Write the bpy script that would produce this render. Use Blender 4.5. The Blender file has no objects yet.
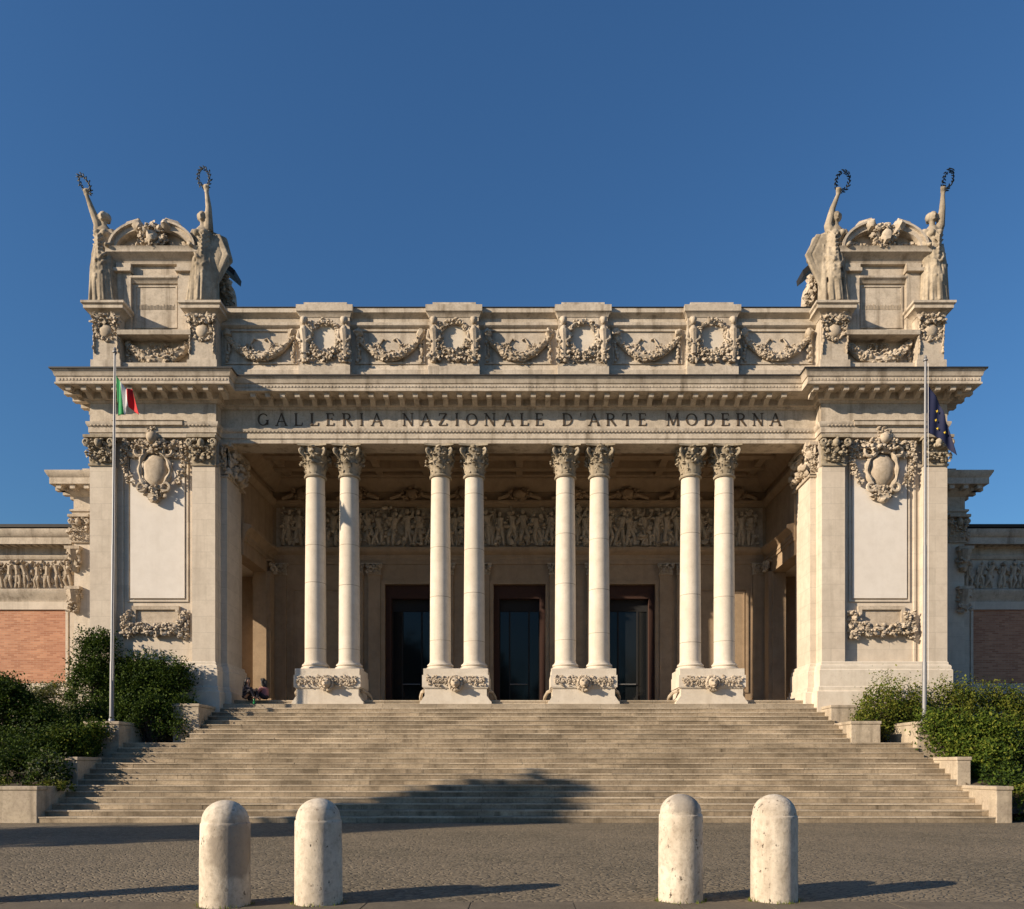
import bpy, bmesh, math, random
import numpy as np
from mathutils import Vector, Matrix

R = math.radians
F, XV, YV = 760.0, 524.0, 768.0          # focal length and vanishing point measured in the photograph
CX, CZ = 0.19, 1.44                      # camera stands 0.19 m right of the axis, eye at 1.44 m
def PX(px, d): return CX + (px - XV) * d / F
def PZ(py, d): return CZ + (YV - py) * d / F

sc = bpy.context.scene
col = sc.collection
rng = np.random.default_rng(7)
rnd = random.Random(11)

# ------------------------------------------------------------------ materials
def nmat(name):
    m = bpy.data.materials.new(name); m.use_nodes = True
    nt = m.node_tree; b = nt.nodes['Principled BSDF']
    return m, nt, b
def N(nt, t, **k):
    n = nt.nodes.new(t)
    for a, v in k.items():
        if a in n.inputs.keys(): n.inputs[a].default_value = v
        else: setattr(n, a, v)
    return n
def mix(nt, fac, a, b, mode='MIX'):
    n = nt.nodes.new('ShaderNodeMix'); n.data_type = 'RGBA'; n.blend_type = mode
    for s, v in ((n.inputs[0], fac), (n.inputs[6], a), (n.inputs[7], b)):
        if hasattr(v, 'is_output'): nt.links.new(v, s)
        elif isinstance(v, (int, float)): s.default_value = v
        else: s.default_value = (*v, 1)
    return n.outputs[2]
def ramp(nt, src, p0, p1, c0=0.0, c1=1.0):
    n = nt.nodes.new('ShaderNodeMapRange'); n.inputs[1].default_value = p0; n.inputs[2].default_value = p1
    n.inputs[3].default_value = c0; n.inputs[4].default_value = c1
    nt.links.new(src, n.inputs[0]); return n.outputs[0]
def pos(nt, scale=(1, 1, 1), rot=(0, 0, 0)):
    g = nt.nodes.new('ShaderNodeNewGeometry')
    mp = nt.nodes.new('ShaderNodeMapping'); mp.inputs['Scale'].default_value = scale; mp.inputs['Rotation'].default_value = rot
    nt.links.new(g.outputs['Position'], mp.inputs['Vector']); return mp.outputs[0]
def noise(nt, vec, scale, detail=5, rough=.55):
    n = nt.nodes.new('ShaderNodeTexNoise'); n.inputs['Scale'].default_value = scale
    n.inputs['Detail'].default_value = detail; n.inputs['Roughness'].default_value = rough
    nt.links.new(vec, n.inputs['Vector']); return n.outputs[0]

def stone(name, c1, c2, dirt, dirt_amt=.5, streak=.5, rough=.86, bump=.25, joints=None, pits=0.0, fine=16, blotch=.45, island=None):
    m, nt, b = nmat(name); L = nt.links
    p = pos(nt)
    big = noise(nt, p, blotch, 6, .6)
    c = mix(nt, ramp(nt, big, .35, .65), c1, c2)
    med = noise(nt, p, 3.2, 6, .65)
    c = mix(nt, ramp(nt, med if not island else noise(nt, pos(nt, (.5, 1, 1)), 1.1, 6, .7), .42, .70, 0, .35 if not island else .75), c, dirt)
    st = noise(nt, pos(nt, (2.6, 2.6, .16)), 1.0, 6, .65)
    c = mix(nt, ramp(nt, st, .52, .75, 0, streak), c, dirt)
    fi = noise(nt, p, fine, 6, .7)
    c = mix(nt, ramp(nt, fi, .48, .72, 0, dirt_amt * .6), c, dirt)
    h = fi
    if joints:
        bw, bh, rotx, dark, lo, hi = joints
        vec = pos(nt, (1, 1, 1), (R(90) if rotx else 0, 0, 0))
        br = nt.nodes.new('ShaderNodeTexBrick')
        L.new(vec, br.inputs['Vector'])
        br.inputs['Scale'].default_value = 1.0; br.inputs['Brick Width'].default_value = bw; br.inputs['Row Height'].default_value = bh
        br.inputs['Mortar Size'].default_value = .008; br.inputs['Mortar Smooth'].default_value = .3
        br.inputs['Color1'].default_value = (lo, lo, lo, 1); br.inputs['Color2'].default_value = (hi, hi, hi, 1)
        br.inputs['Mortar'].default_value = (dark, dark, dark, 1)
        c = mix(nt, 1.0, c, br.outputs['Color'], 'MULTIPLY')
    if island:
        gi = nt.nodes.new('ShaderNodeNewGeometry'); c = mix(nt, 1.0, c, ramp(nt, gi.outputs['Random Per Island'], 0, 1, *island), 'MULTIPLY')
    if pits:
        mk = noise(nt, p, 3.1, 4)
        a = ramp(nt, noise(nt, pos(nt, (1, 1, .6)), 21, 4, .62), .615, .675)
        mm = nt.nodes.new('ShaderNodeMath'); mm.operation = 'MULTIPLY'
        L.new(a, mm.inputs[0]); L.new(ramp(nt, mk, .44, .55), mm.inputs[1])
        m2 = nt.nodes.new('ShaderNodeMath'); m2.operation = 'MULTIPLY'; m2.inputs[1].default_value = pits
        L.new(mm.outputs[0], m2.inputs[0])
        c = mix(nt, m2.outputs[0], c, (.045, .032, .022))
    L.new(c, b.inputs['Base Color'])
    b.inputs['Roughness'].default_value = rough; b.inputs['Specular IOR Level'].default_value = .25
    bu = nt.nodes.new('ShaderNodeBump'); bu.inputs['Strength'].default_value = bump; bu.inputs['Distance'].default_value = .02
    L.new(h, bu.inputs['Height']); L.new(bu.outputs[0], b.inputs['Normal'])
    return m
def plain(name, c, rough=.6, metal=0.0, var=.25, scale=9):
    m, nt, b = nmat(name)
    n = noise(nt, pos(nt), scale, 5)
    cc = mix(nt, ramp(nt, n, .3, .7), c, tuple(x * (1 - var) for x in c))
    nt.links.new(cc, b.inputs['Base Color']); b.inputs['Roughness'].default_value = rough; b.inputs['Metallic'].default_value = metal
    return m
def leafmat(name, c, c2):
    m, nt, b = nmat(name); L = nt.links
    g = nt.nodes.new('ShaderNodeNewGeometry')
    cc = mix(nt, g.outputs['Random Per Island'], c, c2)
    L.new(cc, b.inputs['Base Color']); b.inputs['Roughness'].default_value = .7; b.inputs['Specular IOR Level'].default_value = .15
    t = nt.nodes.new('ShaderNodeBsdfTranslucent'); L.new(cc, t.inputs['Color'])
    mx = nt.nodes.new('ShaderNodeMixShader'); mx.inputs[0].default_value = .22
    L.new(b.outputs[0], mx.inputs[1]); L.new(t.outputs[0], mx.inputs[2])
    L.new(mx.outputs[0], nt.nodes['Material Output'].inputs['Surface'])
    return m

M = {}
M['ashlar'] = stone('limestone ashlar', (.63, .55, .445), (.565, .485, .39), (.36, .30, .23), .35, .45, bump=.12, joints=(1.45, .56, True, .80, .955, 1.03))
M['plaster'] = stone('pale plaster panel', (.70, .65, .585), (.67, .615, .545), (.54, .485, .42), .15, .25, bump=.05)
M['carved'] = stone('carved limestone', (.57, .485, .38), (.43, .355, .265), (.16, .12, .08), .75, .5, bump=.35, fine=11)
M['cornice'] = stone('weathered cornice stone', (.60, .52, .42), (.49, .42, .33), (.15, .115, .08), .65, .95, bump=.2)
M['column'] = stone('column travertine', (.67, .60, .50), (.60, .53, .43), (.40, .33, .25), .35, .4, bump=.1, pits=.18)
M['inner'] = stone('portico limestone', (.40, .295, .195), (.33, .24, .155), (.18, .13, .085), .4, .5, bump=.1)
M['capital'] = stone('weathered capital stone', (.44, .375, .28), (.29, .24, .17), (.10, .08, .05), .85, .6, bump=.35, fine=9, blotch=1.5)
M['statue'] = stone('weathered statue stone', (.47, .395, .295), (.28, .23, .165), (.085, .07, .05), .8, .9, bump=.35, fine=8, blotch=1.3)
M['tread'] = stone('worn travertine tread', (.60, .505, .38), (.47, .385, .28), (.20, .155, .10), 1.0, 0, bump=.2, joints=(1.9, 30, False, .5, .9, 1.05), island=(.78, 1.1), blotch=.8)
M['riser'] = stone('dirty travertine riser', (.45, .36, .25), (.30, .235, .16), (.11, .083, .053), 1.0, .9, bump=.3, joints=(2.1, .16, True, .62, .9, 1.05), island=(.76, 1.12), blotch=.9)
M['wallstone'] = stone('stained travertine block', (.50, .42, .31), (.40, .33, .25), (.15, .12, .085), .8, .9, bump=.3, pits=.4, blotch=1.1)
M['bollard'] = stone('pitted travertine', (.68, .60, .485), (.54, .465, .365), (.20, .155, .11), .9, .7, bump=.4, pits=1.0, blotch=2.2)
M['brown'] = plain('brown painted door frame', (.05, .019, .011), .85)
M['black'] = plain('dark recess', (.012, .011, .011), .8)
M['letter'] = plain('dark bronze lettering', (.10, .068, .04), .6, .2)
M['bronze'] = plain('dark patinated bronze', (.022, .025, .022), .5, .6)
M['pole'] = plain('grey painted steel', (.24, .24, .245), .5, .2, .15)
M['kerbstone'] = stone('worn kerb stone', (.17, .14, .10), (.13, .108, .078), (.08, .065, .045), .8, 0, bump=.4, blotch=1.5)
M['lead'] = plain('dark sheet metal roof', (.03, .028, .027), .6, .2)
M['green'] = plain('green cloth', (.01, .26, .07), .8, 0, .15)
M['white'] = plain('white cloth', (.75, .73, .70), .8, 0, .08)
M['red'] = plain('red cloth', (.55, .012, .014), .8, 0, .15)
M['blue'] = plain('dark blue cloth', (.004, .008, .045), .8, 0, .15)
M['gold'] = plain('yellow cloth', (.70, .48, .03), .7, 0, .05)
M['soil'] = plain('dry soil', (.09, .065, .04), .95, 0, .5, 3)
M['bark'] = plain('bark', (.06, .045, .03), .9, 0, .4)
M['skin'] = plain('skin', (.42, .24, .16), .55, 0, .05)
M['hair'] = plain('dark hair', (.012, .009, .008), .6)
M['cloth_dark'] = plain('dark clothing', (.02, .016, .022), .85)
M['cloth_pink'] = plain('muted pink clothing', (.28, .12, .13), .85)
M['bottle'] = plain('green plastic', (.01, .30, .08), .3)
M['leafA'] = leafmat('dark ivy leaf', (.030, .058, .007), (.085, .125, .014))
M['leafB'] = leafmat('hedge leaf', (.065, .078, .012), (.15, .15, .022))
M['leafC'] = leafmat('yellow green leaf', (.085, .125, .012), (.19, .20, .03))
M['leafD'] = leafmat('grey green leaf', (.10, .115, .065), (.18, .19, .11))
M['pine'] = leafmat('dark evergreen leaf', (.014, .030, .007), (.034, .060, .012))

def scuffed(base, pt, r, colour):                                       # the same stone with one worn patch round a point
    m = base.copy(); nt = m.node_tree; b = nt.nodes['Principled BSDF']; src = b.inputs['Base Color'].links[0].from_socket
    g = nt.nodes.new('ShaderNodeNewGeometry'); d = nt.nodes.new('ShaderNodeVectorMath'); d.operation = 'DISTANCE'; d.inputs[1].default_value = pt
    nt.links.new(g.outputs['Position'], d.inputs[0])
    a = nt.nodes.new('ShaderNodeMath'); a.operation = 'ADD'; nt.links.new(d.outputs['Value'], a.inputs[0])
    nt.links.new(ramp(nt, noise(nt, pos(nt), 9, 6, .7), 0, 1, -.16, .16), a.inputs[1])
    c = mix(nt, ramp(nt, a.outputs[0], r * .75, r * 1.1, .8, 0), src, colour); nt.links.new(c, b.inputs['Base Color']); return m
# brick infill of the wings
m, nt, b = nmat('orange brick'); L = nt.links
br = nt.nodes.new('ShaderNodeTexBrick'); L.new(pos(nt, (1, 1, 1), (R(90), 0, 0)), br.inputs['Vector'])
br.inputs['Scale'].default_value = 1; br.inputs['Brick Width'].default_value = .27; br.inputs['Row Height'].default_value = .075
br.inputs['Mortar Size'].default_value = .008
br.inputs['Color1'].default_value = (.36, .15, .08, 1); br.inputs['Color2'].default_value = (.56, .28, .16, 1); br.inputs['Mortar'].default_value = (.46, .30, .20, 1)
c = mix(nt, ramp(nt, noise(nt, pos(nt), .9, 6), .4, .7, 0, .45), br.outputs['Color'], (.30, .13, .08))
L.new(c, b.inputs['Base Color']); b.inputs['Roughness'].default_value = .9
M['brick'] = m

# small basalt setts of the forecourt
m, nt, b = nmat('basalt setts'); L = nt.links
g = pos(nt, (1, 1, 1), (0, 0, R(45)))
wn = nt.nodes.new('ShaderNodeTexNoise'); wn.inputs['Scale'].default_value = 1.2; L.new(g, wn.inputs['Vector'])
vm = nt.nodes.new('ShaderNodeVectorMath'); vm.operation = 'MULTIPLY_ADD'; vm.inputs[1].default_value = (.18, .18, 0)
L.new(wn.outputs['Color'], vm.inputs[0]); L.new(g, vm.inputs[2])
vo = nt.nodes.new('ShaderNodeTexVoronoi'); vo.feature = 'DISTANCE_TO_EDGE'; vo.inputs['Scale'].default_value = 11.5; vo.inputs['Randomness'].default_value = .55
L.new(vm.outputs[0], vo.inputs['Vector'])
vc = nt.nodes.new('ShaderNodeTexVoronoi'); vc.inputs['Scale'].default_value = 11.5; vc.inputs['Randomness'].default_value = .55
L.new(vm.outputs[0], vc.inputs['Vector'])
sep = nt.nodes.new('ShaderNodeSeparateColor'); L.new(vc.outputs['Color'], sep.inputs[0])
c = mix(nt, sep.outputs[0], (.125, .103, .068), (.225, .184, .124))
c = mix(nt, ramp(nt, noise(nt, pos(nt), .35, 7, .65), .40, .62, 0, .7), c, (.25, .20, .135))
c = mix(nt, ramp(nt, vo.outputs['Distance'], .0, .10, .8, 0), c, (.06, .05, .038))
L.new(c, b.inputs['Base Color']); b.inputs['Roughness'].default_value = .8; b.inputs['Specular IOR Level'].default_value = .3
hm = ramp(nt, vo.outputs['Distance'], 0, .16)
ha = nt.nodes.new('ShaderNodeMath'); ha.operation = 'ADD'; L.new(hm, ha.inputs[0])
L.new(ramp(nt, noise(nt, pos(nt), 6, 6), 0, 1, 0, .9), ha.inputs[1])
bu = nt.nodes.new('ShaderNodeBump'); bu.inputs['Strength'].default_value = .6; bu.inputs['Distance'].default_value = .02
L.new(ha.outputs[0], bu.inputs['Height']); L.new(bu.outputs[0], b.inputs['Normal'])
M['setts'] = m

# door glass: dark, glossy
m, nt, b = nmat('door glass')
b.inputs['Base Color'].default_value = (.010, .012, .014, 1); b.inputs['Roughness'].default_value = .05; b.inputs['IOR'].default_value = 1.36
M['glass'] = m

# ------------------------------------------------------------------ mesh builder
def _ico():
    bm = bmesh.new(); bmesh.ops.create_icosphere(bm, subdivisions=1, radius=1)
    v = np.array([x.co[:] for x in bm.verts]); f = [[y.index for y in x.verts] for x in bm.faces]; bm.free(); return v, f
def _ico2():
    bm = bmesh.new(); bmesh.ops.create_icosphere(bm, subdivisions=2, radius=1)
    v = np.array([x.co[:] for x in bm.verts]); f = [[y.index for y in x.verts] for x in bm.faces]; bm.free(); return v, f
ICO, ICO2 = _ico(), _ico2()

class MB:
    def __init__(s): s.v = []; s.f = []; s.m = []; s.n = 0
    def add(s, v, f, mi=0):
        v = np.asarray(v, float); o = s.n
        s.v.append(v); s.f += [[i + o for i in q] for q in f]; s.m += [mi] * len(f); s.n += len(v); return s
    def box(s, x0, x1, y0, y1, z0, z1, mi=0):
        v = [(x, y, z) for z in (z0, z1) for y in (y0, y1) for x in (x0, x1)]
        return s.add(v, [(0, 2, 3, 1), (4, 5, 7, 6), (0, 1, 5, 4), (2, 6, 7, 3), (0, 4, 6, 2), (1, 3, 7, 5)], mi)
    def frame(s, x0, x1, z0, z1, w, y0, y1, mi=0):            # picture-frame moulding, butt joints
        s.box(x0, x1, y0, y1, z1 - w, z1, mi); s.box(x0, x1, y0, y1, z0, z0 + w, mi)
        s.box(x0, x0 + w, y0, y1, z0 + w, z1 - w, mi); s.box(x1 - w, x1, y0, y1, z0 + w, z1 - w, mi)
    def blob(s, c, r, mi=0, rot=None, jit=0.0, hi=False):
        V, Fc = ICO2 if hi or np.max(r) > .115 else ICO
        v = V.copy()
        if jit: v = v * (1 + rng.uniform(-jit, jit, (len(v), 1)))
        v = v * np.asarray(r, float)
        if rot is not None: v = v @ np.array(Matrix.Rotation(rot[0], 3, rot[1])).T
        return s.add(v + np.asarray(c, float), Fc, mi)
    def tube(s, pts, rad, seg=8, mi=0, caps=True, sq=(1, 1)):
        pts = [Vector(p) for p in pts]; n = len(pts)
        rad = [rad] * n if isinstance(rad, (int, float)) else rad
        t0 = (pts[1] - pts[0]).normalized(); up = Vector((0, 0, 1)) if abs(t0.z) < .9 else Vector((0, 1, 0))
        a = t0.cross(up).normalized(); V = []
        for i, p in enumerate(pts):
            t = (pts[min(i + 1, n - 1)] - pts[max(i - 1, 0)]).normalized()
            a = (a - t * a.dot(t)).normalized(); b_ = t.cross(a)
            for k in range(seg):
                th = 2 * math.pi * k / seg
                V.append(p + a * (math.cos(th) * rad[i] * sq[0]) + b_ * (math.sin(th) * rad[i] * sq[1]))
        Fc = [(i * seg + k, i * seg + (k + 1) % seg, (i + 1) * seg + (k + 1) % seg, (i + 1) * seg + k) for i in range(n - 1) for k in range(seg)]
        if caps: Fc += [tuple(range(seg))[::-1], tuple((n - 1) * seg + k for k in range(seg))]
        return s.add([v[:] for v in V], Fc, mi)
    def lathe(s, c, prof, seg=24, mi=0, caps=True):
        V = [(c[0] + r * math.cos(2 * math.pi * k / seg), c[1] + r * math.sin(2 * math.pi * k / seg), c[2] + z) for r, z in prof for k in range(seg)]
        n = len(prof)
        Fc = [(i * seg + k, i * seg + (k + 1) % seg, (i + 1) * seg + (k + 1) % seg, (i + 1) * seg + k) for i in range(n - 1) for k in range(seg)]
        if caps: Fc += [tuple(range(seg))[::-1], tuple((n - 1) * seg + k for k in range(seg))]
        return s.add(V, Fc, mi)
    def sweep(s, path, prof, mi=0):                           # moulding: closed profile (out, z) along a plan path, outward = right of travel
        P = [Vector(p) for p in path]; n = len(P); nr = []
        for i in range(n - 1):
            d = (P[i + 1] - P[i]).normalized(); nr.append(Vector((d.y, -d.x)))
        V = []
        for i in range(n):
            if i == 0: q = nr[0]
            elif i == n - 1: q = nr[-1]
            else:
                q = nr[i - 1] + nr[i]; q = q / max(q.dot(nr[i]), .2)
            for o, z in prof: V.append((P[i].x + q.x * o, P[i].y + q.y * o, z))
        k = len(prof)
        Fc = [(i * k + j, i * k + (j + 1) % k, (i + 1) * k + (j + 1) % k, (i + 1) * k + j) for i in range(n - 1) for j in range(k)]
        Fc += [tuple(range(k))[::-1], tuple((n - 1) * k + j for j in range(k))]
        return s.add(V, Fc, mi)
    def prism(s, poly, y0, y1, mi=0):                         # outline in x,z extruded along y
        n = len(poly); V = [(x, y0, z) for x, z in poly] + [(x, y1, z) for x, z in poly]
        Fc = [tuple(range(n)), tuple(range(n, 2 * n))[::-1]] + [(i, i + n, (i + 1) % n + n, (i + 1) % n) for i in range(n)]
        return s.add(V, Fc, mi)
    def prismx(s, poly, x0, x1, mi=0):                        # outline in y,z extruded along x
        n = len(poly); V = [(x0, y, z) for y, z in poly] + [(x1, y, z) for y, z in poly]
        Fc = [tuple(range(n)), tuple(range(n, 2 * n))[::-1]] + [(i, i + n, (i + 1) % n + n, (i + 1) % n) for i in range(n)]
        return s.add(V, Fc, mi)
    def leaf(s, base, out, h, w, curl, mi=0, up=(0, 0, 1)):   # curling acanthus leaf with a midrib, thick
        base = Vector(base); o = Vector(out).normalized(); u = Vector(up); sd = o.cross(u).normalized()
        prof = [(0, 0, .8), (.05, .3, 1.0), (.12, .6, 1.05), (.32, .85, .9), (.62, .97, .62), (.80, .88, .3)]
        V = []
        for f_, hh, ww in prof:
            c = base + o * (f_ * curl) + u * (hh * h)
            for k, lob in ((-1, .0), (-.5, .35), (0, .55), (.5, .35), (1, .0)):
                V.append(c + sd * (k * w * .5 * ww * (1 + .18 * ((len(V) // 5) % 2))) + o * (lob * w * .22))
        for f_, hh, ww in prof:
            V.append(base + o * (f_ * curl - .04) + u * (hh * h - .03))
        n = len(prof); Fc = []
        for i in range(n - 1):
            for k in range(4): Fc.append((i * 5 + k, i * 5 + k + 1, (i + 1) * 5 + k + 1, (i + 1) * 5 + k))
            b0 = n * 5
            Fc.append((i * 5, (i + 1) * 5, b0 + i + 1, b0 + i)); Fc.append((i * 5 + 4, b0 + i, b0 + i + 1, (i + 1) * 5 + 4))
        return s.add([v[:] for v in V], Fc, mi)
    def merge(s, o, fn=None):
        v = np.concatenate(o.v) if o.v else np.zeros((0, 3))
        if fn: v = fn(v)
        f0 = s.n; s.v.append(v); s.f += [[i + f0 for i in q] for q in o.f]; s.m += o.m; s.n += len(v); return s
    def build(s, name, mats, parent=None, origin=None, sx=1, smooth=True, angle=38, recalc=True):
        if not isinstance(mats, (list, tuple)): mats = [mats]
        v = np.concatenate(s.v).copy()
        if sx < 0: v[:, 0] *= -1
        po = Vector((0, 0, 0)); q = parent
        while q is not None: po = po + q.location; q = q.parent
        if parent is not None:
            loc = Vector((0, 0, 0)); v -= np.array(po[:])
        else:
            loc = Vector(origin) if origin else Vector((0, 0, 0)); v -= np.array(loc[:])
        me = bpy.data.meshes.new(name)
        fs = s.f if sx > 0 else [q[::-1] for q in s.f]
        me.from_pydata(v.tolist(), [], fs)
        for mm in mats: me.materials.append(mm)
        if len(mats) > 1: me.polygons.foreach_set('material_index', s.m)
        if recalc:
            bm = bmesh.new(); bm.from_mesh(me); bmesh.ops.recalc_face_normals(bm, faces=bm.faces[:]); bm.to_mesh(me); bm.free()
        if smooth:
            me.polygons.foreach_set('use_smooth', [True] * len(me.polygons)); me.set_sharp_from_angle(angle=R(angle))
        me.update()
        o = bpy.data.objects.new(name, me); col.objects.link(o); o.location = loc
        if parent is not None: o.parent = parent
        return o

def tag(o, label=None, cat=None, group=None, kind=None):
    if label: o['label'] = label
    if cat: o['category'] = cat
    if group: o['group'] = group
    if kind: o['kind'] = kind
    return o
def empty(name, loc, label=None, cat=None, group=None):
    o = bpy.data.objects.new(name, None); col.objects.link(o); o.location = loc; o.empty_display_size = .3
    return tag(o, label, cat, group)
def copy_tree(o, parent=None, loc=None):
    c = o.copy(); col.objects.link(c); c.parent = parent
    if loc is not None: c.location = loc
    for ch in list(o.children): copy_tree(ch, c)
    return c

# ------------------------------------------------------------------ ornament
def orn(mb, c, r, mi=0):                                               # one carved scrap: fruit, petal or curled leaf
    k = rng.uniform()
    if k < .45: mb.blob(c, np.array([1, .85, .55]) * r * rng.uniform(.8, 1.2), mi, rot=(rng.uniform(0, 3.1), 'XYZ'[rng.integers(0, 3)]), jit=.2)
    elif k < .62: mb.blob(c, r * rng.uniform(.55, .8), mi, hi=True)
    else:
        a = rng.uniform(0, 6.28); u = Vector((math.cos(a), -.25, math.sin(a)))
        mb.leaf(Vector(c) - u * r, (rng.uniform(-.2, .2), -1, rng.uniform(-.2, .2)), r * 2.0, r * 1.3, r * .9, mi, up=u)
def garland(mb, x0, x1, zt, sag, y, r, n=60, proj=.12, mi=0):
    n = int(n * 1.9)
    for i in range(n):
        t = (i + rng.uniform(0, 1)) / n
        x = x0 + (x1 - x0) * t; q = 1 - (2 * t - 1) ** 2
        z = zt - sag * q; rr = r * (.68 + .45 * q)
        a = rng.uniform(0, 2 * math.pi)
        orn(mb, (x, y - proj * .5 - rr * .6 * max(0, math.sin(a)) - rr * .2, z + rr * .85 * math.cos(a)), rr * rng.uniform(.30, .48), mi)
    pts = [(x0 + (x1 - x0) * t, y - proj * .4, zt - sag * (1 - (2 * t - 1) ** 2)) for t in np.linspace(0, 1, 14)]
    mb.tube(pts, [r * (.55 + .45 * (1 - (2 * t - 1) ** 2)) for t in np.linspace(0, 1, 14)], 8, mi)
def ribbon(mb, x, zt, zb, y, w=.07, mi=0, n=9):
    for k in range(n):
        t = k / (n - 1)
        mb.blob((x + rng.uniform(-.5, .5) * w, y - .05, zt + (zb - zt) * t), (w * rng.uniform(.5, .9), .06, abs(zt - zb) / n * .8), mi, jit=.2)
def ring(mb, c, rx, rz, r, n=34, mi=0, a0=0, a1=360):
    for i in range(n):
        a = R(a0 + (a1 - a0) * (i + rng.uniform(-.3, .3)) / n)
        for _ in range(2): orn(mb, (c[0] + rx * math.cos(a) + rng.uniform(-.6, .6) * r, c[1] - rng.uniform(.1, .8) * r, c[2] + rz * math.sin(a) + rng.uniform(-.6, .6) * r), r * rng.uniform(.5, .8), mi)
def figure(mb, x, zb, h, y, depth=.16, mi=0, arms=True, w=1.0):        # small figure in high relief
    ln = rng.uniform(-.12, .12) * h; lw = .085 * h * w
    hip = (x + ln * .3, zb + .48 * h); sh = (x + ln, zb + .78 * h)
    mb.tube([(hip[0], y - depth * .4, hip[1]), ((hip[0] + sh[0]) / 2, y - depth * .6, zb + .64 * h), (sh[0], y - depth * .6, sh[1])], [lw * 1.15, lw * 1.0, lw * 1.35], 7, mi)
    mb.blob((sh[0] + ln * .2, y - depth * .8, zb + .91 * h), (.062 * h, .065 * h, .08 * h), mi, jit=.08)
    for s_ in (-1, 1):
        kx = x + s_ * rng.uniform(.03, .13) * h
        mb.tube([(hip[0] + s_ * .035 * h, y - depth * .4, hip[1]), (kx, y - depth * rng.uniform(.4, .9), zb + .25 * h), (x + s_ * rng.uniform(.02, .15) * h, y - depth * .3, zb + .01 * h)], [lw * .85, lw * .65, lw * .45], 6, mi)
        if arms:
            ex = sh[0] + s_ * rng.uniform(.10, .17) * h; ez = sh[1] - rng.uniform(-.1, .17) * h
            mb.tube([(sh[0] + s_ * .09 * h, y - depth * .6, sh[1] - .01 * h), (ex, y - depth * .8, ez), (ex + rng.uniform(-.12, .12) * h, y - depth * .7, ez + rng.uniform(-.16, .18) * h)], [lw * .5, lw * .42, lw * .33], 6, mi)
    for k in range(5):
        mb.tube([(x + rng.uniform(-.1, .1) * h, y - depth * .35, zb + rng.uniform(.35, .6) * h), (x + rng.uniform(-.17, .17) * h, y - depth * .3, zb + rng.uniform(.0, .2) * h)], [lw * .3, lw * .2], 5, mi)
def relief(mb, x0, x1, z0, z1, y, n, depth=.16, extra=3, mi=0):
    h = z1 - z0
    for i in range(n):
        x = x0 + (x1 - x0) * (i + .5 + rng.uniform(-.2, .2)) / n
        figure(mb, x, z0, h * rng.uniform(.88, .99), y, depth, mi)
        for k in range(extra):
            mb.blob((x + rng.uniform(-.5, .5) * (x1 - x0) / n, y - .02, z0 + h * rng.uniform(.05, .9)), (h * rng.uniform(.04, .10), depth * .5, h * rng.uniform(.06, .16)), mi, jit=.3)
def scrolls(mb, x0, x1, z0, z1, y, n, depth=.06, mi=0):               # running acanthus scroll
    h = z1 - z0; w = (x1 - x0) / n
    for i in range(n):
        cx = x0 + w * (i + .5); cz = (z0 + z1) / 2; s_ = 1 if i % 2 else -1
        pts = []
        for t in np.linspace(0, 1, 16):
            a = t * 2.1 * math.pi; rr = (1 - .8 * t) * min(w, h) * .46
            pts.append((cx + rr * math.cos(a) * s_, y - depth * .6, cz + rr * math.sin(a)))
        mb.tube(pts, [depth * (.75 - .3 * t) for t in np.linspace(0, 1, 16)], 6, mi)
        for k in range(6):
            a = rng.uniform(0, 6.28)
            mb.blob((cx + math.cos(a) * w * .42, y - depth * .4, cz + math.sin(a) * h * .4), (w * .13, depth * .8, h * .09), mi, rot=(rng.uniform(0, 3), 'Y'), jit=.3)
        mb.blob((cx, y - depth * .7, cz), (h * .12, depth, h * .12), mi, jit=.2)
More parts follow.
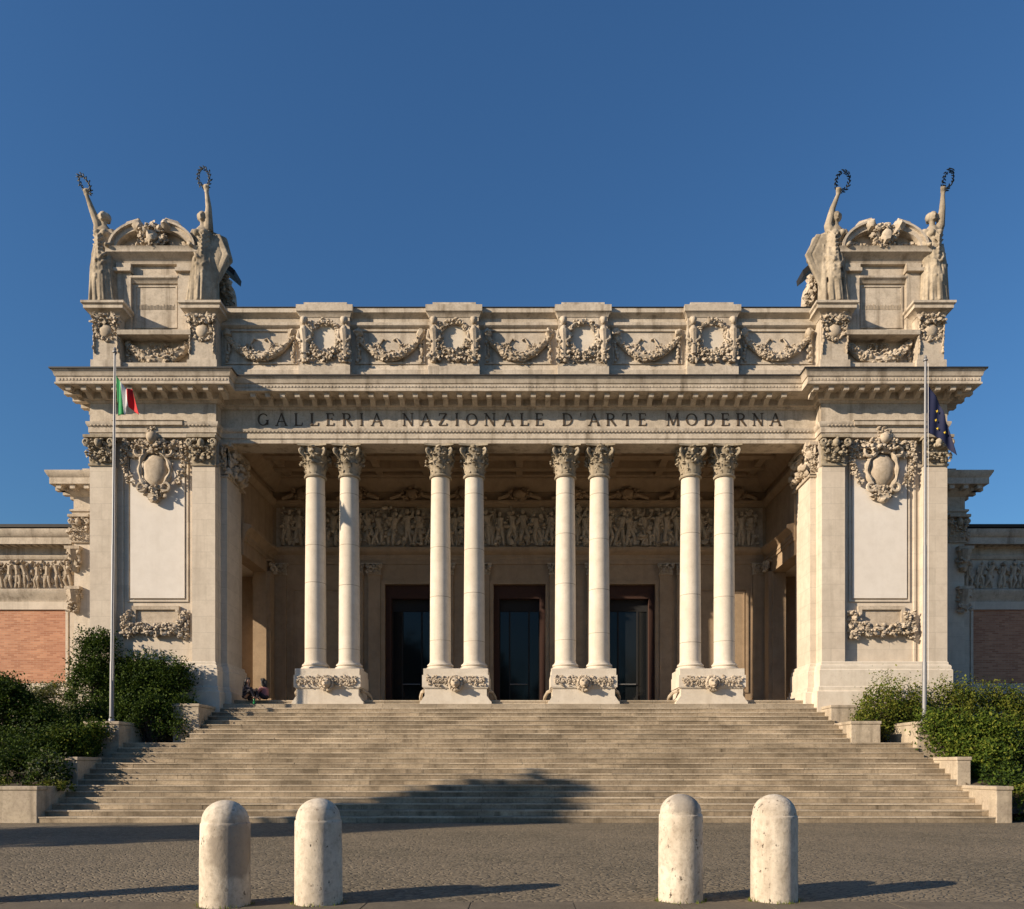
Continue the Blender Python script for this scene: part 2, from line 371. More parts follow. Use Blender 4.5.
def capital(mb, cx, cy, z0, h, r, dirs=None, aw=None):                 # rich composite capital in the round
    aw = aw or r * 1.62
    mb.lathe((cx, cy, z0), [(r, 0), (r * 1.1, .03), (r * 1.1, .09), (r * .98, .11), (r * .98, h * .5), (r * 1.12, h * .75), (r * 1.35, h * .9)], 20)
    mb.lathe((cx, cy, z0), [(r * 1.16, .0), (r * 1.22, .04), (r * 1.16, .085)], 20)
    for ring_, (zz, hh, cu, off) in enumerate(((.10, h * .36, r * .62, 0), (h * .33, h * .36, r * .8, .5))):
        for k in range(8):
            a = 2 * math.pi * (k + off) / 8; o = (math.cos(a), math.sin(a), 0)
            mb.leaf((cx + o[0] * r * .97, cy + o[1] * r * .97, z0 + zz), o, hh, r * .74, cu)
    for k in range(4):
        a = math.pi / 4 + k * math.pi / 2; o = Vector((math.cos(a), math.sin(a), 0))
        pts = []
        for t in np.linspace(0, 1, 12):
            th = -math.pi / 2 + t * 2.4 * math.pi; rr = r * .34 * (1 - .75 * t)
            pts.append(Vector((cx, cy, z0 + h * .80)) + o * (aw * 1.12 + rr * math.cos(th) - r * .2) + Vector((0, 0, rr * math.sin(th))))
        mb.tube([Vector((cx, cy, z0 + h * .55)) + o * r * .95] + pts, [r * .14] + [r * .16 * (1 - .4 * t) for t in np.linspace(0, 1, 12)], 6)
        a = k * math.pi / 2; o = Vector((math.cos(a), math.sin(a), 0))
        c = Vector((cx, cy, z0 + h * .80)) + o * (aw * .82)
        mb.blob(c, r * .26, jit=.15); mb.blob(c + Vector((0, 0, h * .1)), (r * .36, r * .36, r * .16), jit=.25)
        for q in range(5): mb.blob(c + Vector((rng.uniform(-.3, .3) * r, rng.uniform(-.3, .3) * r, -rng.uniform(.15, .35) * h)), r * rng.uniform(.12, .2), jit=.3)
    for q in range(80):
        a = rng.uniform(0, 6.28); t = rng.uniform(.12, .88); rr_ = r * (1.02 + .5 * t * t)
        o = Vector((math.cos(a), math.sin(a), 0)); b_ = Vector((cx, cy, z0 + h * t)) + o * rr_
        if q % 2: mb.leaf(b_ - Vector((0, 0, .06)), o, .17, .13, .12)
        else: mb.blob(b_, rng.uniform(.035, .065), jit=.25)
    n = 6; poly = []
    for k in range(4):
        a0 = math.pi / 4 + k * math.pi / 2
        for t in np.linspace(0, 1, n, endpoint=False):
            p0 = Vector((math.cos(a0), math.sin(a0))) * aw * 1.36; p1 = Vector((math.cos(a0 + math.pi / 2), math.sin(a0 + math.pi / 2))) * aw * 1.36
            p = p0.lerp(p1, t); p *= 1 - .16 * math.sin(math.pi * t); poly.append((cx + p.x, cy + p.y))
    k = len(poly); V = [(x, y, z0 + h * .93) for x, y in poly] + [(x, y, z0 + h - .003) for x, y in poly]
    mb.add(V, [tuple(range(k))[::-1], tuple(range(k, 2 * k))] + [(i, (i + 1) % k, (i + 1) % k + k, i + k) for i in range(k)])
def pil_capital(mb, x0, x1, y, z0, h, proj=.16):                       # flat capital on a pilaster facing the street
    w = x1 - x0; cx = (x0 + x1) / 2
    mb.box(x0 - .03, x1 + .03, y - .05, y + .1, z0, z0 + .07)
    mb.box(x0, x1, y, y + .1, z0 + .07, z0 + h * .88)
    for (zz, hh, n, cu, off) in ((.07, h * .36, 4, .22, 0), (h * .32, h * .34, 3, .28, 0)):
        for k in range(n):
            mb.leaf((x0 + w * (k + .5) / n, y, z0 + zz), (0, -1, 0), hh, w / n * 1.05, cu)
    for s_ in (-1, 1):
        pts = []
        for t in np.linspace(0, 1, 12):
            th = -math.pi / 2 + t * 2.4 * math.pi; rr = w * .15 * (1 - .75 * t)
            pts.append((cx + s_ * (w * .5 + rr * math.cos(th)), y - proj, z0 + h * .76 + rr * math.sin(th)))
        mb.tube([(cx + s_ * w * .2, y - .05, z0 + h * .58)] + pts, w * .062, 6)
    mb.blob((cx, y - proj * 1.1, z0 + h * .72), (w * .15, .13, h * .15), jit=.1)
    mb.blob((cx, y - proj * 1.25, z0 + h * .62), (w * .08, .09, h * .07), jit=.1)
    for q in range(70): orn(mb, (cx + rng.uniform(-.56, .56) * w, y - rng.uniform(.03, .24), z0 + h * rng.uniform(.12, .88)), max(w, .5) * rng.uniform(.06, .10))
    mb.box(x0 - .10, x1 + .10, y - proj - .06, y + .1, z0 + h * .9, z0 + h - .003)
def herm(mb, x, z0, z1, y):                                            # half-figure growing out of foliage
    h = z1 - z0
    mb.tube([(x, y - .06, z0), (x + .02, y - .12, z0 + h * .4), (x, y - .16, z0 + h * .68), (x, y - .14, z0 + h * .78)], [.10, .13, .17, .08], 9)
    mb.blob((x, y - .2, z0 + h * .89), (.105, .11, .135), hi=True); mb.blob((x, y - .14, z0 + h * .94), (.14, .12, .11), hi=True)
    for s_ in (-1, 1): mb.tube([(x + s_ * .15, y - .14, z0 + h * .7), (x + s_ * .22, y - .18, z0 + h * .5), (x + s_ * .08, y - .24, z0 + h * .42)], [.07, .055, .04], 7)
    for k in range(60):
        t = rng.uniform(0, .6); orn(mb, (x + rng.uniform(-.2, .2), y - rng.uniform(.04, .2), z0 + h * t), rng.uniform(.05, .09))
def lion(mb, c, s_):                                                   # lion mask
    x, y, z = c
    mb.blob((x, y - .10 * s_, z), (.20 * s_, .2 * s_, .23 * s_), hi=True)
    mb.blob((x, y - .30 * s_, z - .07 * s_), (.10 * s_, .14 * s_, .09 * s_), hi=True)
    mb.blob((x, y - .40 * s_, z - .02 * s_), (.05 * s_, .05 * s_, .04 * s_))
    mb.blob((x, y - .28 * s_, z - .19 * s_), (.08 * s_, .1 * s_, .05 * s_))
    for k in (-1, 1):
        mb.blob((x + k * .09 * s_, y - .27 * s_, z + .09 * s_), (.06 * s_, .05 * s_, .04 * s_)); mb.blob((x + k * .18 * s_, y - .1 * s_, z + .19 * s_), .06 * s_)
    for i in range(26):
        a = 2 * math.pi * i / 26
        mb.blob((x + .25 * s_ * math.cos(a), y - .06 * s_, z - .02 * s_ + .28 * s_ * math.sin(a)), (.07 * s_, .1 * s_, .09 * s_), rot=(a, 'Y'), jit=.25)
# ------------------------------------------------------------------ key planes (distance from the camera, metres)
dT, dA, dC, dP, dB = 26.45, 26.95, 27.38, 26.72, 31.9
XO, XI, XA = 14.92, 10.53, 10.34
ZF = 3.84                                                              # portico floor
B = empty('gallery_building', (0, 29, ZF), 'cream neoclassical art gallery with paired columns, two corner towers and low brick-panelled wings', 'building')

# entablature ------------------------------------------------------
PATH = [(-XO, 32), (-XO, dT), (-XI, dT), (-XI, dA), (XI, dA), (XI, dT), (XO, dT), (XO, 32)]
mb = MB()
mb.sweep(PATH, [(-.85, 12.95), (0, 12.95), (0, 13.11), (.035, 13.11), (.035, 13.29), (.06, 13.31), (.10, 13.40), (.10, 13.465), (0, 13.49), (0, 14.2), (-.85, 14.2)])
ent = mb.build('entablature', M['cornice'], B)
for sg in (-1, 1):                                                     # raised tablet strip across each tower architrave
    mb = MB(); x0, x1 = sorted((sg * 14.05, sg * 11.65)); mb.box(x0, x1, dT - .13, dT + .02, 13.33, 13.475); mb.box(x0 - .04, x1 + .04, dT - .16, dT + .02, 13.475, 13.50)
    mb.build('architrave_strip', M['cornice'], ent)
mb = MB()
CP = [(-.8, 14.13), (.03, 14.13), (.06, 14.13), (.11, 14.20), (.19, 14.22), (.21, 14.335), (.95, 14.335), (.97, 14.345), (.97, 14.405), (.93, 14.42), (.93, 14.60),
      (.97, 14.61), (.99, 14.65), (1.02, 14.74), (1.08, 14.79), (1.08, 14.83), (-.8, 14.83)]
CP = [(o * .79 if o > 0 else o, z + (.09 if z > 14.3 else 0)) for o, z in CP]
mb.sweep(PATH, CP)
def modillions(mb, xa, xb, y, n):
    for i in range(n):
        x = xa + (xb - xa) * (i + .5) / n; w = .085
        mb.prismx([(y - .15, 14.18), (y - .15, 14.422), (y - .65, 14.422), (y - .66, 14.35), (y - .63, 14.285), (y - .55, 14.27), (y - .41, 14.32), (y - .26, 14.21)], x - w, x + w)
        mb.box(x - w - .03, x + w + .03, y - .675, y - .15, 14.39, 14.421)
modillions(mb, -9.45, 9.45, dA, 37)
for sg in (-1, 1):
    modillions(mb, sg * 15.55, sg * 9.85, dT, 11)
    for i in range(8):
        yy = dT - .3 + .5 * i
        a = sorted((sg * 15.05, sg * 15.58)); mb.box(a[0], a[1], yy - .1, yy + .1, 14.25, 14.423)
for pth_, off in ((PATH, .86),):
    fl = MB(); fl.sweep(pth_, [(.2, 14.925), (off, 14.915), (off + .03, 14.90), (off + .03, 14.945), (.2, 14.965)]); fl.build('lead_flashing', M['lead'], ent)
fl = MB(); fl.sweep([(-10.6, dA), (10.6, dA)], [(-.9, 17.664), (.21, 17.648), (.225, 17.64), (.225, 17.665), (-.9, 17.685)]); lead_top = fl
def beads(mb, xa, xb, y, dz=14.56):
    n = int((xb - xa) / .115)
    for i in range(n):
        x = xa + (xb - xa) * (i + .5) / n; mb.box(x - .035, x + .035, y - .755, y - .725, dz, dz + .07)
beads(mb, -9.75, 9.75, dA); beads(mb, -15.6, -9.85, dT); beads(mb, 9.85, 15.6, dT)
for (xa, xb, y) in ((-10.3, 10.3, dA), (-14.9, -10.7, dT), (10.7, 14.9, dT)):       # bead course under the architrave taenia
    n = int((xb - xa) / .13)
    for i in range(n):
        x = xa + (xb - xa) * (i + .5) / n; mb.blob((x, y - .075, 13.34), (.045, .03, .03))
        mb.blob((x, y - .12, 14.255), (.045, .05, .045))
mb.build('cornice', M['cornice'], ent)

# inscription letters, strokes with serifs (unit height)
def letter(mb, ch, x, z, h, w, y):
    T, t = .135 * h, .06 * h
    def bar(xa, za, xb, zb, th):
        p, q = Vector((x + xa * w, z + za * h)), Vector((x + xb * w, z + zb * h)); d = (q - p).normalized(); n = Vector((-d.y, d.x)) * th / 2
        mb.prism([(p - n)[:], (q - n)[:], (q + n)[:], (p + n)[:]], y - .022, y - .002)
    def ser(xa, za, ww=.30): bar(xa - ww / 2 * h / w * .8, za, xa + ww / 2 * h / w * .8, za, t * .9)
    def arc(cx, cz, rx, rz, a0, a1, n=18):
        for i in range(n):
            b0, b1 = R(a0 + (a1 - a0) * i / n), R(a0 + (a1 - a0) * (i + 1) / n); am = (b0 + b1) / 2
            th = t + (T - t) * abs(math.cos(am)) ** 1.5
            def P_(a, s_): return (x + (cx + rx * math.cos(a)) * w + s_ * th / 2 * math.cos(a), z + (cz + rz * math.sin(a)) * h + s_ * th / 2 * math.sin(a))
            mb.prism([P_(b0, -1), P_(b1, -1), P_(b1, 1), P_(b0, 1)], y - .022, y - .002)
    if ch == 'A': bar(.06, 0, .5, 1, t); bar(.5, 1, .94, 0, T); bar(.22, .33, .78, .33, t); ser(.06, .02); ser(.94, .02)
    elif ch == 'L': bar(.2, 0, .2, 1, T); bar(.2, .03, .95, .03, t); bar(.93, .03, .97, .24, t); ser(.2, .98); ser(.2, .02)
    elif ch == 'E': bar(.2, 0, .2, 1, T); bar(.2, .03, .92, .03, t); bar(.2, .97, .88, .97, t); bar(.2, .52, .7, .52, t); bar(.9, .03, .94, .22, t); bar(.87, .97, .87, .80, t); bar(.7, .43, .7, .61, t); ser(.1, .98, .15); ser(.1, .02, .15)
    elif ch == 'R': bar(.2, 0, .2, 1, T); arc(.45, .74, .36, .235, -90, 90); bar(.2, .97, .45, .97, t); bar(.2, .505, .45, .505, t); bar(.5, .5, .98, .0, T); ser(.2, .02); ser(.1, .98, .15)
    elif ch == 'I': bar(.5, 0, .5, 1, T); ser(.5, .98); ser(.5, .02)
    elif ch == 'N': bar(.14, 0, .14, 1, t); bar(.14, 1, .86, 0, T); bar(.86, 0, .86, 1, t); ser(.1, .98, .25); ser(.14, .02); ser(.86, .98)
    elif ch == 'Z': bar(.1, .97, .9, .97, t); bar(.88, .97, .1, .03, T); bar(.1, .03, .92, .03, t); bar(.12, .97, .12, .8, t); bar(.9, .03, .92, .2, t)
    elif ch == 'O': arc(.5, .5, .43, .46, 0, 360, 30)
    elif ch == 'G': arc(.52, .5, .43, .46, 40, 330, 26); bar(.9, .08, .9, .42, T); ser(.88, .43, .28)
    elif ch == 'D': bar(.17, 0, .17, 1, T); arc(.42, .5, .47, .465, -90, 90, 20); bar(.17, .965, .42, .965, t); bar(.17, .035, .42, .035, t); ser(.1, .98, .15); ser(.1, .02, .15)
    elif ch == 'T': bar(.5, 0, .5, 1, T); bar(.05, .97, .95, .97, t); bar(.06, .97, .04, .78, t); bar(.94, .97, .96, .78, t); ser(.5, .02)
    elif ch == 'M': bar(.1, 0, .16, 1, t); bar(.16, 1, .5, .05, T); bar(.5, .05, .84, 1, t); bar(.84, 1, .9, 0, T); ser(.1, .02, .26); ser(.9, .02, .28); ser(.12, .98, .2); ser(.88, .98, .2)
    elif ch == "'": mb.prism([(x + .25 * w, z + 1.02 * h), (x + .75 * w, z + 1.02 * h), (x + .5 * w, z + .68 * h)], y - .022, y - .002)
WID = {'A': 1.0, 'L': .78, 'E': .78, 'R': .92, 'I': .42, 'N': 1.05, 'Z': .88, 'O': 1.08, 'G': 1.05, 'D': 1.02, 'T': .88, 'M': 1.2, "'": .22}
mb = MB()
for word, pa, pb in (('GALLERIA', 257.5, 382), ('NAZIONALE', 402.5, 543.5), ("D'ARTE", 562, 646.5), ('MODERNA', 666.5, 780.5)):
    xa, xb = PX(pa, dA), PX(pb, dA); h = .435; tot = sum(WID[c] for c in word) * h * .86; gap = (xb - xa - tot) / (len(word) - 1); x = xa
    for c in word:
        w = WID[c] * h * .86; letter(mb, c, x, 13.575, h, w, dA); x += w + gap
mb.build('lettering', M['letter'], ent, smooth=False)

# portico walls, ceiling, floor -------------------------------------
DOORX = (-4.55, 0.0, 4.6); DW, DH = 1.09, 9.14
mb = MB()
edges = [-15.2] + [v for c in DOORX for v in (c - DW, c + DW)] + [15.2]
for i in range(0, len(edges), 2): mb.box(edges[i], edges[i + 1], dB, dB + .7, 2.5, DH)
mb.box(-15.2, 15.2, dB, dB + .7, DH, 14.6)
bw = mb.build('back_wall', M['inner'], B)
mb = MB(); lo = [(-.05, 9.98), (.05, 9.98), (.05, 10.12), (.08, 10.12), (.08, 10.26), (.10, 10.28), (.10, 10.34), (.2, 10.40), (.3, 10.46), (.34, 10.55), (.34, 10.62), (-.05, 10.68)]
mb.sweep([(-XA, dB), (XA, dB)], lo)
mb.sweep([(-XA, dB), (XA, dB)], [(-.05, 12.36), (.05, 12.36), (.12, 12.44), (.2, 12.5), (.22, 12.6), (-.05, 12.66)])
mb.sweep([(-XA, dB), (XA, dB)], [(-.05, 13.0), (.1, 13.0), (.25, 13.2), (.45, 13.35), (.6, 13.5), (.6, 13.6), (-.05, 13.6)])
mb.sweep([(-XA, dB), (XA, dB)], [(-.05, ZF), (.14, ZF), (.14, ZF + .35), (.1, ZF + .4), (-.05, ZF + .45)])
mb.build('moulding', M['inner'], bw)
mb = MB(); mb.box(-10.2, 10.2, dB - .02, dB + .05, 10.70, 12.35); relief(mb, -10.0, 10.0, 10.74, 12.28, dB - .02, 40, .28, 10)
for k in range(900): orn(mb, (rng.uniform(-10, 10), dB - rng.uniform(.02, .3), rng.uniform(10.76, 12.3)), rng.uniform(.06, .14))
mb.build('relief_frieze', M['carved'], bw)
for k in range(9):
    x = -9 + k * 2.25; mb = MB()
    mb.blob((x, dB - .25, 12.86), (.28, .2, .22), jit=.25); ring(mb, (x, dB - .2, 12.86), .4, .22, .12, 14); mb.tube([(x - .9, dB - .15, 12.7), (x - .4, dB - .2, 12.85)], .1, 6); mb.tube([(x + .9, dB - .15, 12.7), (x + .4, dB - .2, 12.85)], .1, 6)
    mb.build('carved_cresting', M['inner'], bw)
def small_pilaster(cx, w, name='pilaster'):
    mb = MB(); mb.box(cx - w / 2, cx + w / 2, dB - .12, dB + .05, ZF + .5, 9.55); mb.box(cx - w / 2 - .06, cx + w / 2 + .06, dB - .19, dB + .05, ZF + .02, ZF + .42)
    mb.box(cx - w / 2 - .03, cx + w / 2 + .03, dB - .16, dB + .05, ZF + .42, ZF + .56)
    p = mb.build(name, M['inner'], bw); c = MB(); pil_capital(c, cx - w / 2, cx + w / 2, dB - .12, 9.52, .46, .1)
    c.build('pilaster_capital', M['carved'], bw)
for c in DOORX:
    small_pilaster(c - 1.52, .52); small_pilaster(c + 1.52, .52)
small_pilaster(-6.75, .4); small_pilaster(6.8, .4); small_pilaster(-10.02, .5); small_pilaster(10.02, .5)
for sg in (-1, 1):
    a = sorted((sg * 7.15, sg * 9.6)); mb = MB(); mb.frame(a[0], a[1], 4.6, 9.0, .1, dB - .05, dB + .02); mb.frame(a[0] + .16, a[1] - .16, 4.76, 8.84, .05, dB - .03, dB + .02)
    mb.build('panel_frame', M['inner'], bw)
for i, c in enumerate(DOORX):
    d = MB(); F0 = dB + .12                                                    # stone architrave round the door
    s_ = MB(); s_.frame(c - DW - .16, c + DW + .16, ZF - .3, DH + .16, .16, dB - .08, dB + .04)
    s_.build('door_surround', M['inner'], bw)
    d.box(c - DW + .004, c - DW + .24, F0, F0 + .25, ZF, DH - .56); d.box(c + DW - .24, c + DW - .004, F0, F0 + .25, ZF, DH - .56); d.box(c - DW + .004, c + DW - .004, F0, F0 + .25, DH - .56, DH - .004)
    dr = d.build('door', M['brown'], B, smooth=False)
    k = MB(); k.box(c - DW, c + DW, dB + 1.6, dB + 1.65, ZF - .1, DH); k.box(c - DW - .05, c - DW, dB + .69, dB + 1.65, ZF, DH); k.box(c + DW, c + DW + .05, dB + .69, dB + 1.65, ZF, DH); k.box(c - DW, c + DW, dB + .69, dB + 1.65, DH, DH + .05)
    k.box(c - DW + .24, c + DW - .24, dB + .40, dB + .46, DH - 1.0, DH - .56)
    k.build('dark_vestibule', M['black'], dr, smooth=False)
    m_ = MB(); xs = (-.84, -.42, .40, .84)
    for xm in xs: m_.box(c + xm - .03, c + xm + .03, dB + .38, dB + .47, ZF + .02, DH - 1.0)
    for zm in (ZF + .02, DH - 1.06): m_.box(c - .84, c + .84, dB + .385, dB + .465, zm, zm + .06)
    m_.build('mullion', M['black'], dr, smooth=False)
    g = MB(); g.box(c - .84, c + .84, dB + .425, dB + .435, ZF + .05, DH - 1.0); g.build('glass_pane', M['glass'], dr, smooth=False)
    h = MB(); h.tube([(c - .40, dB + .33, ZF + 1.15), (c + .34, dB + .33, ZF + 1.15)], .022, 8); h.box(c - .38, c - .34, dB + .33, dB + .4, ZF + 1.13, ZF + 1.17); h.box(c + .28, c + .32, dB + .33, dB + .4, ZF + 1.13, ZF + 1.17)
    h.build('handle', M['pole'], dr)
mb = MB(); mb.box(-XI - .2, XI + .2, 27.75, dB + .1, 13.7, 14.1)
for y in (28.1, 29.3, 30.5, 31.5): mb.box(-XA, XA, y - .16, y + .16, 13.40, 13.71)
for k in range(11): x = -9.5 + k * 1.9; mb.box(x - .14, x + .14, 27.8, dB, 13.46, 13.705)
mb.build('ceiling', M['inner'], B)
for sg in (-1, 1):                                                             # side walls of the portico over the lateral openings
    mb = MB()
    mb.box(XA, XA + .55, 28.55, dB + .02, 9.45, 13.9); mb.box(XA, XA + .55, 31.05, dB + .02, 3, 9.46)
    mb.sweep([(XA, 28.5), (XA, dB)] if False else [(XA, dB), (XA, 28.5)], [(-.02, 9.98), (.05, 9.98), (.05, 10.12), (.08, 10.12), (.08, 10.26), (.2, 10.40), (.3, 10.46), (.3, 10.58), (-.02, 10.64)])
    mb.sweep([(XA, dB), (XA, 27.9)], [(-.02, 12.36), (.05, 12.36), (.2, 12.5), (.22, 12.6), (-.02, 12.66)])
    mb.sweep([(XA, dB), (XA, 27.9)], [(-.02, 13.0), (.1, 13.0), (.45, 13.35), (.6, 13.6), (-.02, 13.6)])
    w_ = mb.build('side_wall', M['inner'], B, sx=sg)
    p = MB(); p.box(XA - .14, XA + .02, 31.12, 31.62, ZF, 9.5); p.box(XA - .2, XA + .02, 31.06, 31.68, ZF, ZF + .45); p.box(XA - .2, XA + .02, 31.06, 31.68, 9.9, 9.98)
    p.build('pilaster', M['inner'], w_, sx=sg)
    q = MB()
    for i in range(26): q.blob((XA - .14 - rng.uniform(0, .12), rng.uniform(31.08, 31.66), rng.uniform(9.5, 9.92)), rng.uniform(.05, .1), jit=.3)
    q.build('pilaster_capital', M['carved'], w_, sx=sg)
mb = MB(); mb.box(-10.36, 10.36, 26.95, dB + .3, 3.0, ZF); mb.box(-15.0, -10.36, 28.3, dB + .2, 3.0, ZF - .003); mb.box(10.36, 15.0, 28.3, dB + .2, 3.0, ZF - .003)
mb.box(-10.36, 10.36, 26.92, 27.0, ZF - .05, ZF + .002)
mb.build('portico_floor', M['tread'], B)

# columns -----------------------------------------------------------
def column(x):
    mb = MB(); H0, H1 = 4.93, 11.83
    prof = [(.42, .235), (.385, .30), (.378, .34)]
    for t in np.linspace(0, 1, 16): prof.append((.378 - .05 * t ** 1.8, .36 + (H1 - H0 - .36) * t))
    mb.lathe((x, dC, H0), prof, 32)
    c = mb.build('column', M['column'], B, angle=50)
    b = MB(); b.lathe((x, dC, H0), [(.50, 0), (.52, .03), (.52, .07), (.49, .105), (.44, .11), (.435, .14), (.46, .15), (.475, .18), (.46, .215), (.43, .235)], 32)
    b.build('column_base', M['column'], c)
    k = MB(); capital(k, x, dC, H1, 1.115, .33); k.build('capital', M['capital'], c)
    j = MB()
    for z in (H0 + 1.05 + rng.uniform(-.3, .3), H0 + 2.9 + rng.uniform(-.3, .3), H0 + 4.6 + rng.uniform(-.3, .3), H0 + 6.3):
        t = (z - H0 - .36) / (H1 - H0 - .36); r = .3785 - .05 * t ** 1.8
        j.lathe((x, dC, z), [(r, -.008), (r + .0015, -.006), (r + .0015, .006), (r, .008)], 32, caps=False)
    j.build('drum_joint', M['riser'], c)
def pedestal(x):
    p = MB()
    p.box(x - 1.13, x + 1.13, dP - .08, dP + 1.36, 4.24, 4.93); p.box(x - 1.17, x + 1.17, dP - .10, dP + 1.30, 4.28, 4.70)
    p.prism([(x - 1.26, 3.62), (x + 1.26, 3.62), (x + 1.26, 3.76), (x + 1.20, 3.82), (x + 1.15, 3.90), (x + 1.09, 3.98), (x + 1.09, 4.242), (x - 1.09, 4.242), (x - 1.09, 3.98), (x - 1.15, 3.90), (x - 1.20, 3.82), (x - 1.26, 3.76)], dP - .04, dP + 1.4)
    o = p.build('pedestal', M['column'], B)
    for s_ in (-1, 1):
        r = MB(); scrolls(r, x + min(s_ * .22, s_ * 1.02), x + max(s_ * .22, s_ * 1.02), 4.30, 4.68, dP - .10, 4, .055)
        for k in range(40): orn(r, (x + s_ * rng.uniform(.22, 1.04), dP - .13, rng.uniform(4.32, 4.66)), rng.uniform(.035, .06))
        r.build('relief_band', M['carved'], o)
    for s_ in (-1, 1):
        r = MB(); r.tube([(x + s_ * 1.14, dP + .2, 4.18), (x + s_ * 1.26, dP + .5, 4.15), (x + s_ * 1.34, dP + .8, 4.02), (x + s_ * 1.36, dP + 1.0, 3.9)], .06, 6)
        r.build('side_scroll', M['carved'], o)
    l = MB(); lion(l, (x, dP - .10, 4.42), .85); l.build('lion_head', M['carved'], o)
for xc in (-6.71, -2.21, 2.29, 6.79):
    pedestal(xc); column(xc - .608); column(xc + .608)

# attic -------------------------------------------------------------
mb = MB(); AP = [(-10.7, dA), (10.7, dA)]
mb.sweep(AP, [(-.9, 14.8), (.12, 14.8), (.12, 15.5), (.04, 15.58), (.02, 15.7), (0, 15.74), (0, 16.98), (.05, 17.0), (.12, 17.08), (.12, 17.18), (.03, 17.2), (.03, 17.36), (.08, 17.40), (.16, 17.46), (.2, 17.48), (.2, 17.64), (-.9, 17.66)])
at = mb.build('attic', M['cornice'], B); lead_top.build('lead_flashing', M['lead'], at)
for i, xc in enumerate((-6.8, -2.265, 2.265, 6.8)):
    b = MB(); w = .86; y = dA - .24
    b.box(xc - w, xc + w, y, dA + .1, 15.5, 17.5); b.box(xc - w - .04, xc + w + .04, y - .12, dA + .1, 14.84, 15.5); b.box(xc - w - .02, xc + w + .02, y - .06, dA + .1, 15.5, 15.62)
    b.sweep([(xc - w, dA + .1), (xc - w, y), (xc + w, y), (xc + w, dA + .1)], [(-.4, 17.28), (.02, 17.28), (.05, 17.36), (.10, 17.42), (.13, 17.44), (.13, 17.66), (.06, 17.70), (-.4, 17.72)])
    b.box(xc - w + .1, xc + w - .1, y + .02, dA + .6, 17.70, 17.82)
    blk = b.build('attic_block', M['cornice'], at)
    r = MB()
    ring(r, (xc, y - .06, 16.53), .50, .56, .12, 52); ring(r, (xc, y - .03, 16.5), .60, .66, .11, 26, a0=190, a1=350)
    for s_ in (-1, 1):
        herm(r, xc + s_ * .70, 15.66, 17.22, y)
        for k in range(16): orn(r, (xc + s_ * rng.uniform(.46, .84), y - rng.uniform(.02, .2), rng.uniform(15.66, 16.95)), rng.uniform(.05, .09))
    for k in range(34): orn(r, (xc + rng.uniform(-.42, .42), y - rng.uniform(.02, .18), 15.82 + rng.uniform(-.14, .2)), rng.uniform(.05, .09))
    r.build('carved_wreath', M['carved'], blk)
    m_ = MB(); m_.lathe((0, 0, 0), [(.52, 0), (.52, .02), (.46, .03), (.44, .012), (.2, .006), (.0, .005)], 28)
    v = np.concatenate(m_.v); v = np.stack([v[:, 0] + xc, y - v[:, 2] - .0, v[:, 1] * 1.1 + 16.55], 1); m_.v = [v]; m_.build('medallion', M['column'], blk)
bays = [-10.55, -7.7, -5.94, -3.17, -1.36, 1.36, 3.17, 5.94, 7.7, 10.55]
for i in range(5):
    a, b_ = bays[2 * i] + .1, bays[2 * i + 1] - .1
    p = MB(); p.frame(a + .05, b_ - .05, 15.74, 16.97, .07, dA - .05, dA + .02); p.build('bay_frame', M['cornice'], at)
    g = MB(); garland(g, a + .12, b_ - .12, 16.72, .76, dA - .02, .145, 90, .13)
    for x in (a + .18, b_ - .18): ribbon(g, x, 16.85, 15.85, dA - .02, .1); g.blob((x, dA - .1, 16.8), .15, jit=.3)
    for x in ((a + b_) / 2 - .45, (a + b_) / 2 + .5): ring(g, (x, dA - .04, 16.28), .17, .14, .06, 14)
    for s_ in (-1, 1):
        pts = [((a + b_) / 2 + s_ * t * (b_ - a) * .45, dA - .04, 16.35 + .3 * math.sin(t * 9)) for t in np.linspace(.1, 1, 10)]
        g.tube(pts, .035, 5)
    g.build('garland', M['carved'], at)

